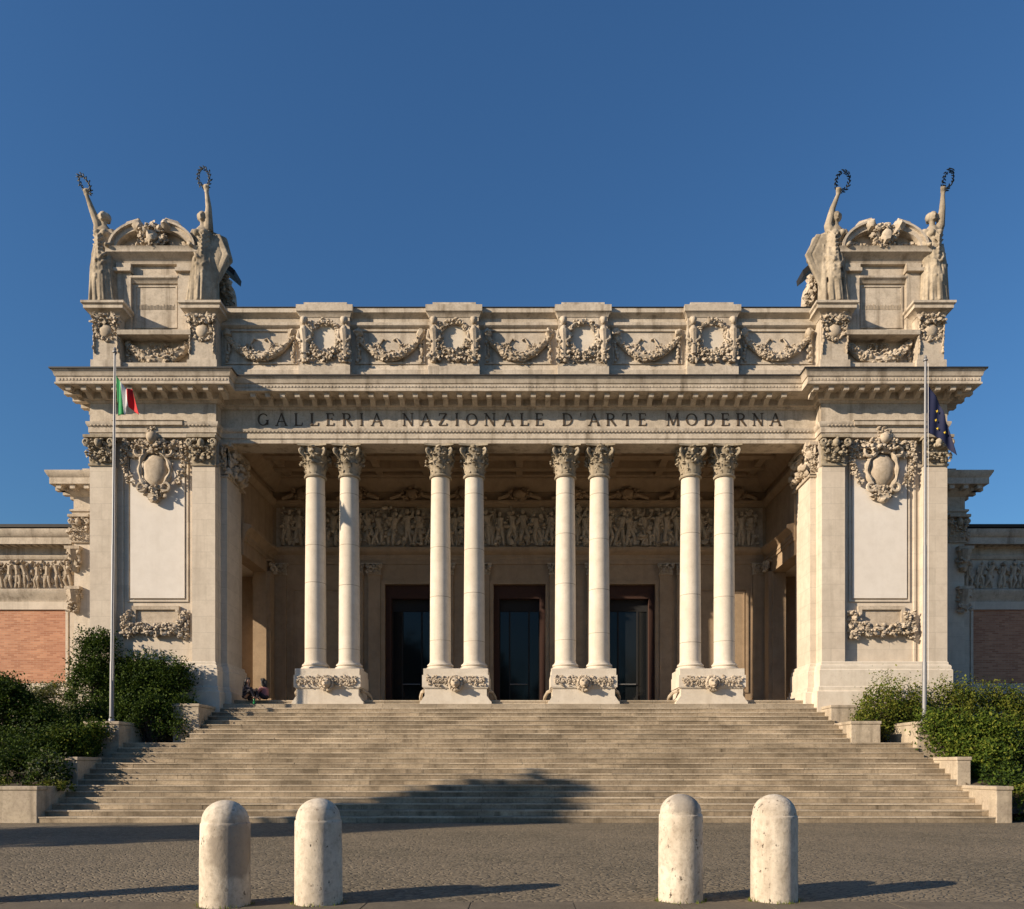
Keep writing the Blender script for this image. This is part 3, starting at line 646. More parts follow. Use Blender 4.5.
# towers ------------------------------------------------------------
def tower(sg):
    def bld(mb, name, mat, par, **k): return mb.build(name, mat, par, sx=-sg, **k)           # drawn for the left tower (negative x)
    RX0, RX1, dr = -14.10, -11.36, dT + .28
    w = MB()
    w.box(-XO, -XI - .02, dr, 28.3, 2.0, 12.97); w.box(-XO, -XA - .3, 28.0, 32.2, 9.47, 14.3); w.box(-XO + .02, -XI - .04, dr - .1, 28.6, 12.9, 14.2)
    w.box(-XO, -14.2, 30.35, 32.2, 2.0, 9.46)
    # arch spandrel over the side opening
    n = 10; arch = [(28.29, 9.46), (30.36, 9.46), (30.36, 8.3)] + [(29.325 + 1.035 * math.cos(t), 8.3 + 1.0 * math.sin(t)) for t in np.linspace(0, math.pi, n)][1:-1] + [(28.29, 8.3)]
    w.prismx(arch, -XO + .003, -14.3)
    w.box(-XI - .021, -XA, dA, 28.1, 2.0, 12.93); w.box(-XI - .02, -XA - .09, 28.05, 28.62, 2.0, 12.92)                                              # anta
    tw = bld(w, 'tower', M['ashlar'], B)
    for (a, b_) in ((-XO - .002, RX0), (RX1, -XI - .03)):
        p = MB(); p.box(a, b_, dT, dr + .05, 5.1, 11.98); p.box(a, b_, dT + .002, dr + .05, 12.9, 12.96); pp = bld(p, 'pilaster', M['ashlar'], tw)
        c = MB(); pil_capital(c, a, b_, dT, 11.95, 1.0, .2); bld(c, 'pilaster_capital', M['capital'], tw)
    c = MB(); pil_capital(c, -XI + .02, -XA - .0, dA, 11.8, 1.14, .14)
    for k in range(60): c.blob((-XA + rng.uniform(0, .2), rng.uniform(dA, 28.5), 11.85 + rng.uniform(0, 1.0)), rng.uniform(.07, .14), jit=.3)
    c.box(-XI, -XA + .06, dA - .05, 28.62, 11.75, 11.84); c.box(-XI, -XA + .2, dA - .12, 28.65, 12.8, 12.945)
    bld(c, 'anta_capital', M['carved'], tw)
    # base mouldings round the tower and anta
    bp = MB(); pth = [(-XO, 32.2), (-XO, dT), (-XI - .03, dT), (-XI - .03, dA), (-XA, dA), (-XA, 28.6)]
    bp.sweep(pth, [(-.28, 1.6), (.26, 1.6), (.26, 4.08), (.18, 4.12), (.18, 4.24), (.13, 4.28), (.13, 4.84), (.09, 4.88), (.10, 4.95), (.08, 5.01), (.03, 5.04), (.03, 5.12), (0.0, 5.15), (-.28, 5.15)])
    base = bld(bp, 'tower_base', M['column'], tw)
    if sg > 0:
        v_ = MB(); v_.box(-14.05, -13.05, dT - .36, dT - .30, 3.35, 3.68); bld(v_, 'basement_vent', M['black'], base, smooth=False)
    # recess panel
    f = MB(); f.frame(RX0 + .16, RX1 - .10, 5.0, 12.9, .07, dr - .05, dr + .02); f.frame(-13.74, -11.60, 7.28, 12.4, .06, dr - .05, dr + .02)
    bld(f, 'recess_frame', M['ashlar'], tw)
    p = MB(); p.box(-13.62, -11.72, dr - .07, dr + .02, 7.40, 12.3); bld(p, 'white_panel', M['plaster'], tw)
    # cartouche with shield, crown and drapery
    cx = -12.72; c = MB(); y = dr - .08; zc = 11.85
    c.blob((cx, y - .02, zc), (.47, .2, .60), hi=True); sh = MB()
    a_ = [(cx + .53 * math.cos(t) * (1 + .06 * math.cos(3 * t)), y - .12, zc + .67 * math.sin(t)) for t in np.linspace(-1.4, 4.5, 40)]
    c.tube(a_, [.075 + .03 * math.sin(i * 1.3) for i in range(40)], 7); ring(c, (cx, y - .05, zc), .58, .74, .07, 14)
    for s_ in (-1, 1):
        c.tube([(cx + s_ * (.5 + .16 * math.cos(t)), y - .16, zc + .62 + .16 * math.sin(t)) for t in np.linspace(-2, 3.6, 12)], .06, 6)
        c.tube([(cx + s_ * (.42 + .14 * math.cos(t)), y - .16, zc - .62 + .14 * math.sin(t)) for t in np.linspace(-3.5, 2, 12)], .06, 6)
    for k in range(110): q_ = rng.normal(0, .30); orn(c, (cx + q_, y - rng.uniform(.05, .32), 12.58 + rng.uniform(-.12, .62) * max(.15, 1 - abs(q_) * 1.2)), rng.uniform(.055, .10))
    c.blob((cx, y - .25, 12.9), (.2, .2, .22), jit=.1)
    for k in range(26): orn(c, (cx + rng.normal(0, .1), y - .25, rng.uniform(12.95, 13.3)), rng.uniform(.05, .08))
    for s_ in (-1, 1):
        garland(c, cx + s_ * .45, cx + s_ * 1.05, 12.62, .25, y, .10, 20, .14)
        pts = [(cx + s_ * (1.0 + .10 * math.sin(t * math.pi) - .22 * t * t), y - .08, 12.7 - 1.3 * t) for t in np.linspace(0, 1, 14)]
        for q in pts:
            for k in range(5): orn(c, (q[0] + rng.uniform(-.11, .11), q[1] - rng.uniform(0, .12), q[2] + rng.uniform(-.08, .08)), rng.uniform(.05, .08))
        for k in range(30): orn(c, (cx + s_ * rng.uniform(.55, 1.14), y - rng.uniform(0, .15), rng.uniform(12.5, 12.9)), rng.uniform(.055, .10))

    for k in range(70): orn(c, (cx + rng.normal(0, .22), y - rng.uniform(.0, .22), 11.05 + rng.uniform(-.18, .22)), rng.uniform(.05, .09))
    c.box(cx - .17, cx + .17, y - .22, y, 10.78, 11.0); c.blob((cx, y - .16, 10.78), (.15, .14, .1), jit=.2)
    bld(c, 'cartouche', M['carved'], tw)
    # plaque with fruit garland below the panel
    g = MB(); g.frame(cx - .82, cx + .82, 6.42, 7.12, .13, dr - .12, dr + .02); g.box(cx - .70, cx + .70, dr - .04, dr + .01, 6.5, 7.0)
    for s_ in (-1, 1):
        for k in range(80): orn(g, (cx + s_ * rng.uniform(.80, 1.18), dr - rng.uniform(.03, .22), rng.uniform(5.98, 6.92)), rng.uniform(.05, .085))
        lion(g, (cx + s_ * .95, dr - .05, 6.72), .55)
    for k in range(330):
        x = rng.uniform(-1, 1); orn(g, (cx + x * 1.0, dr - rng.uniform(.03, .25), 6.30 + .1 * x * x + rng.uniform(-.28, .2) * (1 - .3 * abs(math.sin(x * 7)))), rng.uniform(.045, .085))
    bld(g, 'fruit_garland', M['carved'], tw)

    # ---- acroterial storey
    a = MB(); yb = dT + .35
    a.box(-XO + .25, -XI - .25, yb, 31.0, 14.7, 16.8); a.box(-XO - .05, -XI + .05, dT - .1, 31.2, 14.7, 15.35); a.box(-XO + .05, -XI - .05, dT, 31.1, 15.3, 15.55)
    a.prismx([(yb - .5, 16.45), (yb - .52, 16.6), (yb + .2, 16.95), (yb + .2, 16.45)], -13.9, -11.35)
    ab = bld(a, 'acroterion_base', M['cornice'], tw)
    g = MB(); garland(g, -13.75, -11.5, 16.35, .62, yb - .02, .2, 80, .2); ring(g, (-12.85, yb - .1, 16.2), .14, .12, .06, 12); ring(g, (-12.45, yb - .1, 16.2), .14, .12, .06, 12)
    for x in (-13.72, -11.53): ribbon(g, x, 16.4, 15.65, yb - .02, .09)
    bld(g, 'garland', M['carved'], ab)
    for (x0, x1) in ((-14.78, -13.86), (-11.44, -10.52)):
        p = MB(); cxp = (x0 + x1) / 2
        p.box(x0, x1, dT - .05, dT + 1.3, 15.3, 17.3); p.box(x0 + .06, x1 - .06, dT + .1, dT + 1.2, 17.5, 17.66); p.box(x0 - .06, x1 + .06, dT - .11, dT + 1.3, 15.3, 15.6)
        p.sweep([(x0, dT + 1.3), (x0, dT - .05), (x1, dT - .05), (x1, dT + 1.3)], [(-.4, 17.12), (.02, 17.12), (.05, 17.2), (.16, 17.27), (.22, 17.3), (.22, 17.41), (.28, 17.45), (.28, 17.53), (-.4, 17.55)])
        pd = bld(p, 'statue_pedestal', M['cornice'], ab)
        q = MB(); ring(q, (cxp, dT - .06, 16.62), .32, .32, .09, 26); q.blob((cxp, dT - .04, 16.62), (.25, .12, .25), hi=True)
        for k in range(60): orn(q, (cxp + rng.uniform(-.48, .48), dT - rng.uniform(.06, .22), 16.97 + rng.uniform(-.12, .16)), rng.uniform(.05, .09))
        for s_ in (-1, 1): ribbon(q, cxp + s_ * .42, 17.0, 15.9, dT - .03, .055, n=10)
        bld(q, 'carved_wreath', M['carved'], pd)
    # aedicule
    def shift(mb): mb.v = [v + np.array([-.28, 0, 0]) for v in mb.v]; return mb
    d0 = dT + .45; ed = MB()
    ed.box(-13.85, -11.25, d0, 29.5, 16.8, 19.66)
    ed.box(-13.85, -13.38, d0 - .14, d0 + .1, 16.8, 18.88); ed.box(-11.72, -11.25, d0 - .14, d0 + .1, 16.8, 18.88)
    ed.box(-13.95, -13.33, d0 - .26, d0 + .1, 18.88, 19.0); ed.box(-11.77, -11.15, d0 - .26, d0 + .1, 18.88, 19.0); ed.box(-13.88, -13.36, d0 - .18, d0 + .1, 19.0, 19.2); ed.box(-11.74, -11.22, d0 - .18, d0 + .1, 19.0, 19.2)
    ed.sweep([(-13.38, d0), (-11.72, d0)], [(-.02, 18.56), (.05, 18.56), (.1, 18.66), (.16, 18.7), (.16, 18.77), (-.02, 18.8)])
    ed.sweep([(-13.9, 29), (-13.9, d0 - .1), (-11.2, d0 - .1), (-11.2, 29)], [(-.3, 19.2), (.02, 19.2), (.04, 19.3), (.1, 19.36), (.2, 19.44), (.26, 19.48), (.26, 19.6), (.3, 19.66), (-.3, 19.68)])
    ed.frame(-13.3, -11.8, 17.0, 18.5, .05, d0 - .03, d0 + .02)
    ae = bld(shift(ed), 'aedicule', M['cornice'], tw)
    ws = MB()
    for k in range(26): x = -13.22 + k * .052 ; ws.box(x, x + .022, d0 - .012, d0 + .005, 17.66, 17.66 + rng.uniform(.13, .2))
    bld(shift(ws), 'worn_carving', M['wallstone'], ae, smooth=False)
    pt = MB(); cxm = -12.55; arc = [(cxm + 1.4 * math.cos(t), 19.66 + .80 * math.sin(t)) for t in np.linspace(math.pi, 0, 19)]
    pt.prism(arc[::-1], d0 + .0, d0 + .6)
    def strip(t0, t1, yo):
        o_ = [(cxm + 1.48 * math.cos(t), 19.66 + .92 * math.sin(t)) for t in np.linspace(t0, t1, 10)]; i_ = [(cxm + 1.27 * math.cos(t), 19.66 + .70 * math.sin(t)) for t in np.linspace(t1, t0, 10)]
        pt.prism(o_ + i_, yo, d0 + .6)
        o2 = [(cxm + 1.52 * math.cos(t), 19.67 + .96 * math.sin(t)) for t in np.linspace(t0, t1, 10)]; i2 = [(cxm + 1.44 * math.cos(t), 19.67 + .89 * math.sin(t)) for t in np.linspace(t1, t0, 10)]
        pt.prism(o2 + i2, yo - .1, d0 + .65)
    strip(math.pi, math.pi * .60, d0 - .28); strip(math.pi * .40, 0, d0 - .28)
    bld(shift(pt), 'curved_pediment', M['cornice'], ae)
    e = MB()
    for k in range(190):
        a_ = rng.uniform(0, 6.28); r_ = rng.uniform(.22, .46); orn(e, (cxm + r_ * math.cos(a_), d0 - rng.uniform(.05, .42), 20.05 + r_ * math.sin(a_)), rng.uniform(.06, .10))
    for s_ in (-1, 1):
        e.blob((cxm + s_ * .5, d0 - .25, 20.42), (.2, .22, .2), jit=.25); e.tube([(cxm + s_ * .45, d0 - .2, 20.58), (cxm + s_ * .85, d0 - .2, 20.5), (cxm + s_ * 1.1, d0 - .15, 20.28)], [.16, .13, .06], 7)
        for k in range(10): e.blob((cxm + s_ * rng.uniform(.5, 1.2), d0 - .08, rng.uniform(19.74, 19.95)), rng.uniform(.06, .11), jit=.3)
    e.blob((cxm, d0 - .35, 19.95), (.2, .2, .25), jit=.25)
    bld(shift(e), 'carved_trophy', M['carved'], ae)
    # console scrolls at the sides behind the statues, and the lead roof of the tower pavilion
    for s_, xs in ((-1, -13.85), (1, -11.25)):
        v_ = MB(); out = [(xs, 17.6), (xs + s_ * 1.2, 17.5), (xs + s_ * 1.2, 17.95), (xs + s_ * 1.02, 18.3), (xs + s_ * .9, 18.7), (xs + s_ * .86, 19.2), (xs + s_ * .8, 19.45), (xs, 19.5)]
        v_.prism(out, d0 + .9, d0 + 1.8)
        for k in range(90): t = k / 89; orn(v_, (xs + s_ * (1.1 - .36 * t + rng.uniform(-.12, .12)), d0 + .88, 17.75 + 1.65 * t), rng.uniform(.1, .16))
        bld(shift(v_), 'console_scroll', M['carved'], ae)
    rf = MB(); rf.box(-14.9, -10.8, 28.2, 28.6, 16.8, 19.5)
    pav = bld(rf, 'rear_pavilion', M['cornice'], tw)
    rf = MB(); rf.add([(-10.45, 27.9, 19.52), (-10.45, 28.55, 19.52), (-11.0, 28.55, 19.98), (-11.0, 27.9, 19.98), (-10.42, 27.9, 19.72), (-10.42, 28.55, 19.72), (-11.0, 28.55, 20.25), (-11.0, 27.9, 20.25)], [(0, 1, 2, 3), (7, 6, 5, 4), (0, 4, 5, 1), (1, 5, 6, 2), (2, 6, 7, 3), (3, 7, 4, 0)])
    rf.add([(-15.75, 27.9, 19.85), (-15.75, 28.75, 19.85), (-14.4, 28.75, 20.1), (-14.4, 27.9, 20.1), (-15.75, 27.9, 19.95), (-15.75, 28.75, 19.95), (-14.4, 28.75, 20.25), (-14.4, 27.9, 20.25)], [(0, 3, 2, 1), (7, 4, 5, 6), (0, 1, 5, 4), (1, 2, 6, 5), (2, 3, 7, 6), (3, 0, 4, 7)])
    rf.box(-14.4, -11.0, 27.95, 28.55, 20.0, 20.24)
    bld(rf, 'metal_roof', M['lead'], pav, smooth=False)

    # ---- recessed block and low wing behind the tower
    dR, dW = 30.6, 31.5; xr = -17.92
    r = MB(); r.box(xr, -XO + .02, dR, 34, 2.0, 12.9); r.box(xr + .25, -XO, dR - .04, dR + .02, 4, 10.3)
    z0, z1 = PZ(543, dR), PZ(516, dR)
    rb = bld(r, 'rear_block', M['ashlar'], B)
    k_ = MB(); rp = [(xr, 34), (xr, dR), (-XO + .02, dR)]
    k_.sweep(rp, [(-.3, 11.55), (.03, 11.55), (.06, 11.7), (.12, 11.75), (.12, 11.82), (.015, 11.86), (.015, 12.35), (.08, 12.4), (.22, 12.52), (.25, 12.62), (.62, 12.66), (.62, 12.9), (.66, 12.95), (.74, 13.1), (.74, 13.16), (-.3, 13.2)])
    for i in range(6): x = xr - .3 + .55 * i; k_.box(x - .1, x + .1, dR - .55, dR - .1, 12.5, 12.655)
    for i in range(8): y_ = dR - .2 + .5 * i; k_.box(xr - .58, xr - .1, y_ - .1, y_ + .1, 12.5, 12.655)
    k_.box(xr + .9, -XO + .1, dR - .2, 33, 13.15, 13.55); k_.box(xr + .5, xr + 1.2, dR - .3, 33, 13.15, 13.38)
    bld(k_, 'cornice', M['cornice'], rb)
    c = MB(); pil_capital(c, xr - .02, xr + .62, dR - .03, z0, z1 - z0, .18)
    for k in range(30): c.blob((xr - rng.uniform(0, .22), dR + rng.uniform(0, .7), rng.uniform(z0, z1)), rng.uniform(.07, .14), jit=.3)
    bld(c, 'pilaster_capital', M['carved'], rb)
    wg = MB(); wg.box(-36, xr + .3, dW, 38, 1.5, 11.0); wing = bld(wg, 'wing', M['ashlar'], B)
    bk0 = -18.80; zt, zb = PZ(610, dW), PZ(683, dW)
    f = MB()
    for (a0, a1) in ((-25.6, bk0), (-34.5, -27.2)):
        f.frame(a0 - .55, a1 + .55, zb - .45, zt + .32, .32, dW - .10, dW + .02); f.frame(a0 - .12, a1 + .12, zb - .12, zt + .10, .10, dW - .06, dW + .02)
    bld(f, 'panel_frame', M['ashlar'], wing)
    for (a0, a1) in ((-25.6, bk0), (-34.5, -27.2)):
        p = MB(); p.box(a0, a1, dW - .03, dW + .02, zb, zt); bld(p, 'brick_panel', M['brick'], wing)
    k_ = MB(); wp = [(-36, dW), (xr + .1, dW)]; Z = lambda y: PZ(y, dW - (.55 if y < 544 else .12))
    k_.sweep(wp, [(-.3, Z(602)), (.05, Z(602)), (.08, Z(598)), (.22, Z(594)), (.24, Z(590)), (.1, Z(588.5)), (-.3, Z(588))])
    k_.sweep(wp, [(-.3, Z(559)), (.05, Z(559)), (.1, Z(556.5)), (.1, Z(555)), (.04, Z(554)), (.04, Z(548)), (.1, Z(547)), (.15, Z(544)), (.5, Z(543.6)), (.5, Z(537)), (.55, Z(536)), (.62, Z(531)), (.62, Z(529)), (-.3, Z(528))])
    n = 60
    for i in range(n): x = -35.8 + (xr + 35.8) * (i + .5) / n; k_.box(x - .075, x + .075, dW - .45, dW - .05, Z(547), Z(543.9))
    bld(k_, 'cornice', M['cornice'], wing)
    gt = MB(); gt.sweep([(-36, dW), (xr + .2, dW)], [(-4.0, Z(528) + .004), (.66, Z(528) + .004), (.68, Z(525)), (-.3, Z(524)), (-4.0, Z(515))]); bld(gt, 'lead_roof', M['lead'], wing)
    rl = MB(); relief(rl, -34.5, -18.4, PZ(588.3, dW), PZ(560, dW), dW - .02, 38, .2, 7); bld(rl, 'relief_frieze', M['carved'], wing)
    for (za, zb_) in ((PZ(612, 30.5), PZ(590, 30.5)), (PZ(571, 30.5), PZ(550, 30.5))):
        cs = MB()
        for k in range(40): orn(cs, (-17.82 + rng.uniform(-.26, .26), 30.55 - rng.uniform(.0, .25), rng.uniform(za, zb_)), rng.uniform(.07, .12))
        cs.tube([(-17.85, 30.6, za), (-17.85, 30.5, (za + zb_) / 2), (-17.85, 30.45, zb_)], [.14, .22, .26], 8); cs.box(-18.15, -17.55, 30.3, 31.5, zb_, zb_ + .12)
        bld(cs, 'console', M['carved'], wing)
tower(-1); tower(1)
# ------------------------------------------------------------------ ground and forecourt
mb = MB(); mb.add([(-900, -900, 0), (900, -900, 0), (900, 900, 0), (-900, 900, 0)], [(0, 1, 2, 3)])
tag(mb.build('ground', M['setts'], smooth=False), kind='structure')
kb = MB(); x = -16.0
while x < 16:
    w = rng.uniform(.9, 1.4); kb.box(x, x + w - .012, 6.9, 8.13 + rng.uniform(-.01, .01), -.1, .006 + rng.uniform(0, .004)); x += w
tag(kb.build('kerb', M['kerbstone'], smooth=False), kind='structure')
# planted banks beside the stairs
for sg in (-1, 1):
    mb = MB(); ys = [20.25, 21.7, 23.5, 24.9, 26.2, 28, 33]; zs = [.80, 1.0, 1.6, 2.2, 2.35, 2.6, 2.8]; xs = [10.9, 12.6, 14, 17, 22, 36]
    V = []
    for j, (y, z) in enumerate(zip(ys, zs)):
        for i, x in enumerate(xs):
            xx = max(x, 12.8) if y < 24 else x
            V.append((sg * xx, y, (z if not (sg > 0 and y < 21) else .25) + .06 * math.sin(x * 1.7 + y)))
    n = len(xs); mb.add(V, [(j * n + i, j * n + i + 1, (j + 1) * n + i + 1, (j + 1) * n + i) for j in range(len(ys) - 1) for i in range(n - 1)])
    tag(mb.build('planting_bank', M['soil']), kind='structure')

# staircase ----------------------------------------------------------
Y0, TR, RI = 19.93, .30, .16
mb = MB()
for k in range(1, 24):
    hw = 12.6 if k <= 11 else (12.42 if k <= 14 else 10.56)
    y = Y0 + TR * (k - 1); z = RI * k
    x = -hw; off = rng.uniform(.3, 1.6)
    while x < hw - .01:
        x2 = min(hw, x + off); off = rng.uniform(.9, 2.2)
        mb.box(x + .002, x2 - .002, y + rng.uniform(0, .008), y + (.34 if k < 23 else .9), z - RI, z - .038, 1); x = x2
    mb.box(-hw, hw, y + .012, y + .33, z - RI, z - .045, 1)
    x = -hw; off = rng.uniform(.3, 1.6)
    while x < hw - .01:
        x2 = min(hw, x + off); off = rng.uniform(1.3, 2.3)
        j = rng.uniform(-.006, .006); mb.box(x + .003, x2 - .003, y - .012 + j, y + (.32 if k < 23 else .9), z - .038, z + rng.uniform(-.007, .003), 0); x = x2
mb.box(-12.4, 12.4, Y0 + TR * 14 + .02, 26.6, 1.9, 2.236, 0)
mb.box(-10.6, 10.6, 26.5, 26.95, 2.5, 3.676, 0)
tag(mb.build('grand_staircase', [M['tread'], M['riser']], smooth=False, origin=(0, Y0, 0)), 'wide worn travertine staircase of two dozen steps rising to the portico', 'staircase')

# stepped retaining blocks -------------------------------------------
GW = 'stone retaining blocks flanking the stairs'
def block(sg, x0, x1, y0, y1, z0, z1, label, extra=None, cap=.10):
    mb = MB(); mb.box(x0, x1, y0, y1, z0, z1 - cap); mb.box(x0 - .025, x1 + .025, y0 - .025, y1 + .02, z1 - cap, z1)
    if extra: mb.box(*extra)
    o = mb.build('retaining_wall', M['wallstone'], sx=sg, smooth=False, origin=(sg * (x0 + x1) / 2, y0, 0))
    m = o.modifiers.new('soften', 'BEVEL'); m.width = .018; m.segments = 2
    return tag(o, label, 'retaining wall', GW, 'thing')
S_ = {-1: 'left', 1: 'right'}
block(-1, 12.56, 30, 19.9, 20.32, -.05, .96, 'long low stained wall at the foot of the stairs, running out of frame', (12.56, 12.98, 20.3, 21.72, -.05, .95))
block(1, 12.56, 12.98, 19.9, 21.72, -.05, .96, 'lowest stone wing wall on the right, beside the bottom steps, in full sun')
for sg in (-1, 1):
    block(sg, 12.56, 12.95 if sg > 0 else 13.1, 21.70, 23.62, -.05, 1.76, 'second block up the %s side of the stairs, partly hidden by ivy' % S_[sg])
    block(sg, 12.38, 13.45, 23.58, 25.0, -.05, 2.89, 'square block that carries the flagpole on the %s of the stairs' % S_[sg], (12.38, 13.40, 25.0, 25.42, 1, 2.62))
    if sg > 0: block(sg, 10.56, 11.50, 24.10, 25.45, 1.5, 2.93, 'block at the start of the upper flight on the %s, against the hedge' % S_[sg])
    block(sg, 10.46, 11.32, 25.43 if sg > 0 else 24.9, 26.9, 1.5, 3.55, 'topmost %s block, at the foot of the corner tower beside the upper steps' % S_[sg])

# flagpoles and flags --------------------------------------------------
for sg in (-1, 1):
    x = sg * 12.86; fy = 24.05
    o = empty('flagpole', (x, fy, 2.89), 'tall slim grey flagpole on the block left of the stairs, flying the tricolour' if sg < 0 else 'tall slim pale flagpole on the block right of the stairs, flying the blue flag', 'flagpole', 'flagpoles either side of the stairs')
    zt = PZ(353 if sg < 0 else 361, fy); lean = .009 if sg < 0 else .003
    p = MB(); p.lathe((x, fy, 2.87), [(.068, 0), (.065, 1.9), (.056, 1.95), (.053, 5.6), (.045, 5.65), (.035, zt - 2.87)], 14); p.v[0][:, 0] += (p.v[0][:, 2] - 2.87) * lean; p.build('pole', M['pole'], o)
    p = MB(); p.lathe((x, fy, 2.87), [(.16, 0), (.16, .03), (.10, .05), (.09, .12), (.074, .14)], 14); p.build('base_plate', M['pole'], o)
    p = MB(); p.lathe((x + (zt - 2.87) * lean, fy, zt - .02), [(.03, 0), (.07, .03), (.07, .06), (.03, .09), (.05, .13), (.02, .2)], 12); p.build('finial', M['pole'], o)
    p = MB(); p.tube([(x + .06 + (zt - 2.9) * lean, fy - .05, zt - .1), (x + .075 + 5 * lean, fy - .07, 8), (x + .08, fy - .08, 4.2)], .006, 5); p.build('halyard', M['white'], o)
def flag(x, ztop, y, tops, bots, mats, fold, bands, label, stars=None):
    nu, nv = 30, 24; mb = MB(); s = y / F; V = []
    us = [t[0] for t in tops]
    def at(u, v):
        tx = np.interp(u, us, [t[1] for t in tops]); tz = np.interp(u, us, [t[2] for t in tops]); bx = np.interp(u, us, [t[1] for t in bots]); bz = np.interp(u, us, [t[2] for t in bots])
        return (x + (tx + (bx - tx) * v) * s, y + fold * math.sin(u * 15 + v * 2.2) * (u ** .6) - .05 * u, ztop + (tz + (bz - tz) * v) * s)
    for j in range(nv + 1):
        for i in range(nu + 1): V.append(at(i / nu, j / nv))
    nv1 = nu + 1
    for j in range(nv):
        for i in range(nu):
            u = (i + .5) / nu; mi = int(np.searchsorted(bands, u)); mb.f.append((j * nv1 + i, j * nv1 + i + 1, (j + 1) * nv1 + i + 1, (j + 1) * nv1 + i)); mb.m.append(mi)
    mb.v.append(np.array(V)); mb.n = len(V)
    if stars:
        for (u, v) in stars:
            c = Vector(at(u, v)) + Vector((0, -.03, 0)); c.y = min(c.y, y - fold - .02); pts = []
            for k in range(10):
                a = math.pi / 2 + k * math.pi / 5; r = .055 if k % 2 == 0 else .023; pts.append((c.x + r * math.cos(a), c.y - .0, c.z + r * math.sin(a)))
            mb.add(pts, [tuple(range(10))], len(mats) - 1)
    o = mb.build('flag', mats, origin=(x, y, ztop), recalc=False, angle=80)
    sm = o.modifiers.new('thickness', 'SOLIDIFY'); sm.thickness = .006
    return tag(o, label, 'flag', 'national flags on the poles')
fy = 24.05
flag(PX(116.5, fy), PZ(376, fy), fy - .02, [(0, 0, 0), (.36, 6, -8), (.64, 11, -15), (1, 16, -13)], [(0, 2, -40), (.30, 9, -39), (.66, 12, -31), (1, 25, -41)], [M['green'], M['white'], M['red']], .07, [.30, .66],
     'small green, white and red flag hanging from the left flagpole')
flag(PX(927, fy), PZ(384, fy), fy - .02, [(0, 0, 0), (.5, 11, -18), (1, 20, -42)], [(0, 0, -49), (.5, 12, -55), (1, 28, -73)], [M['blue'], M['gold']], .045, [2.0],
     'dark blue flag with gold stars drooping from the right flagpole', [(.40, .36), (.34, .62), (.40, .80), (.66, .70)])

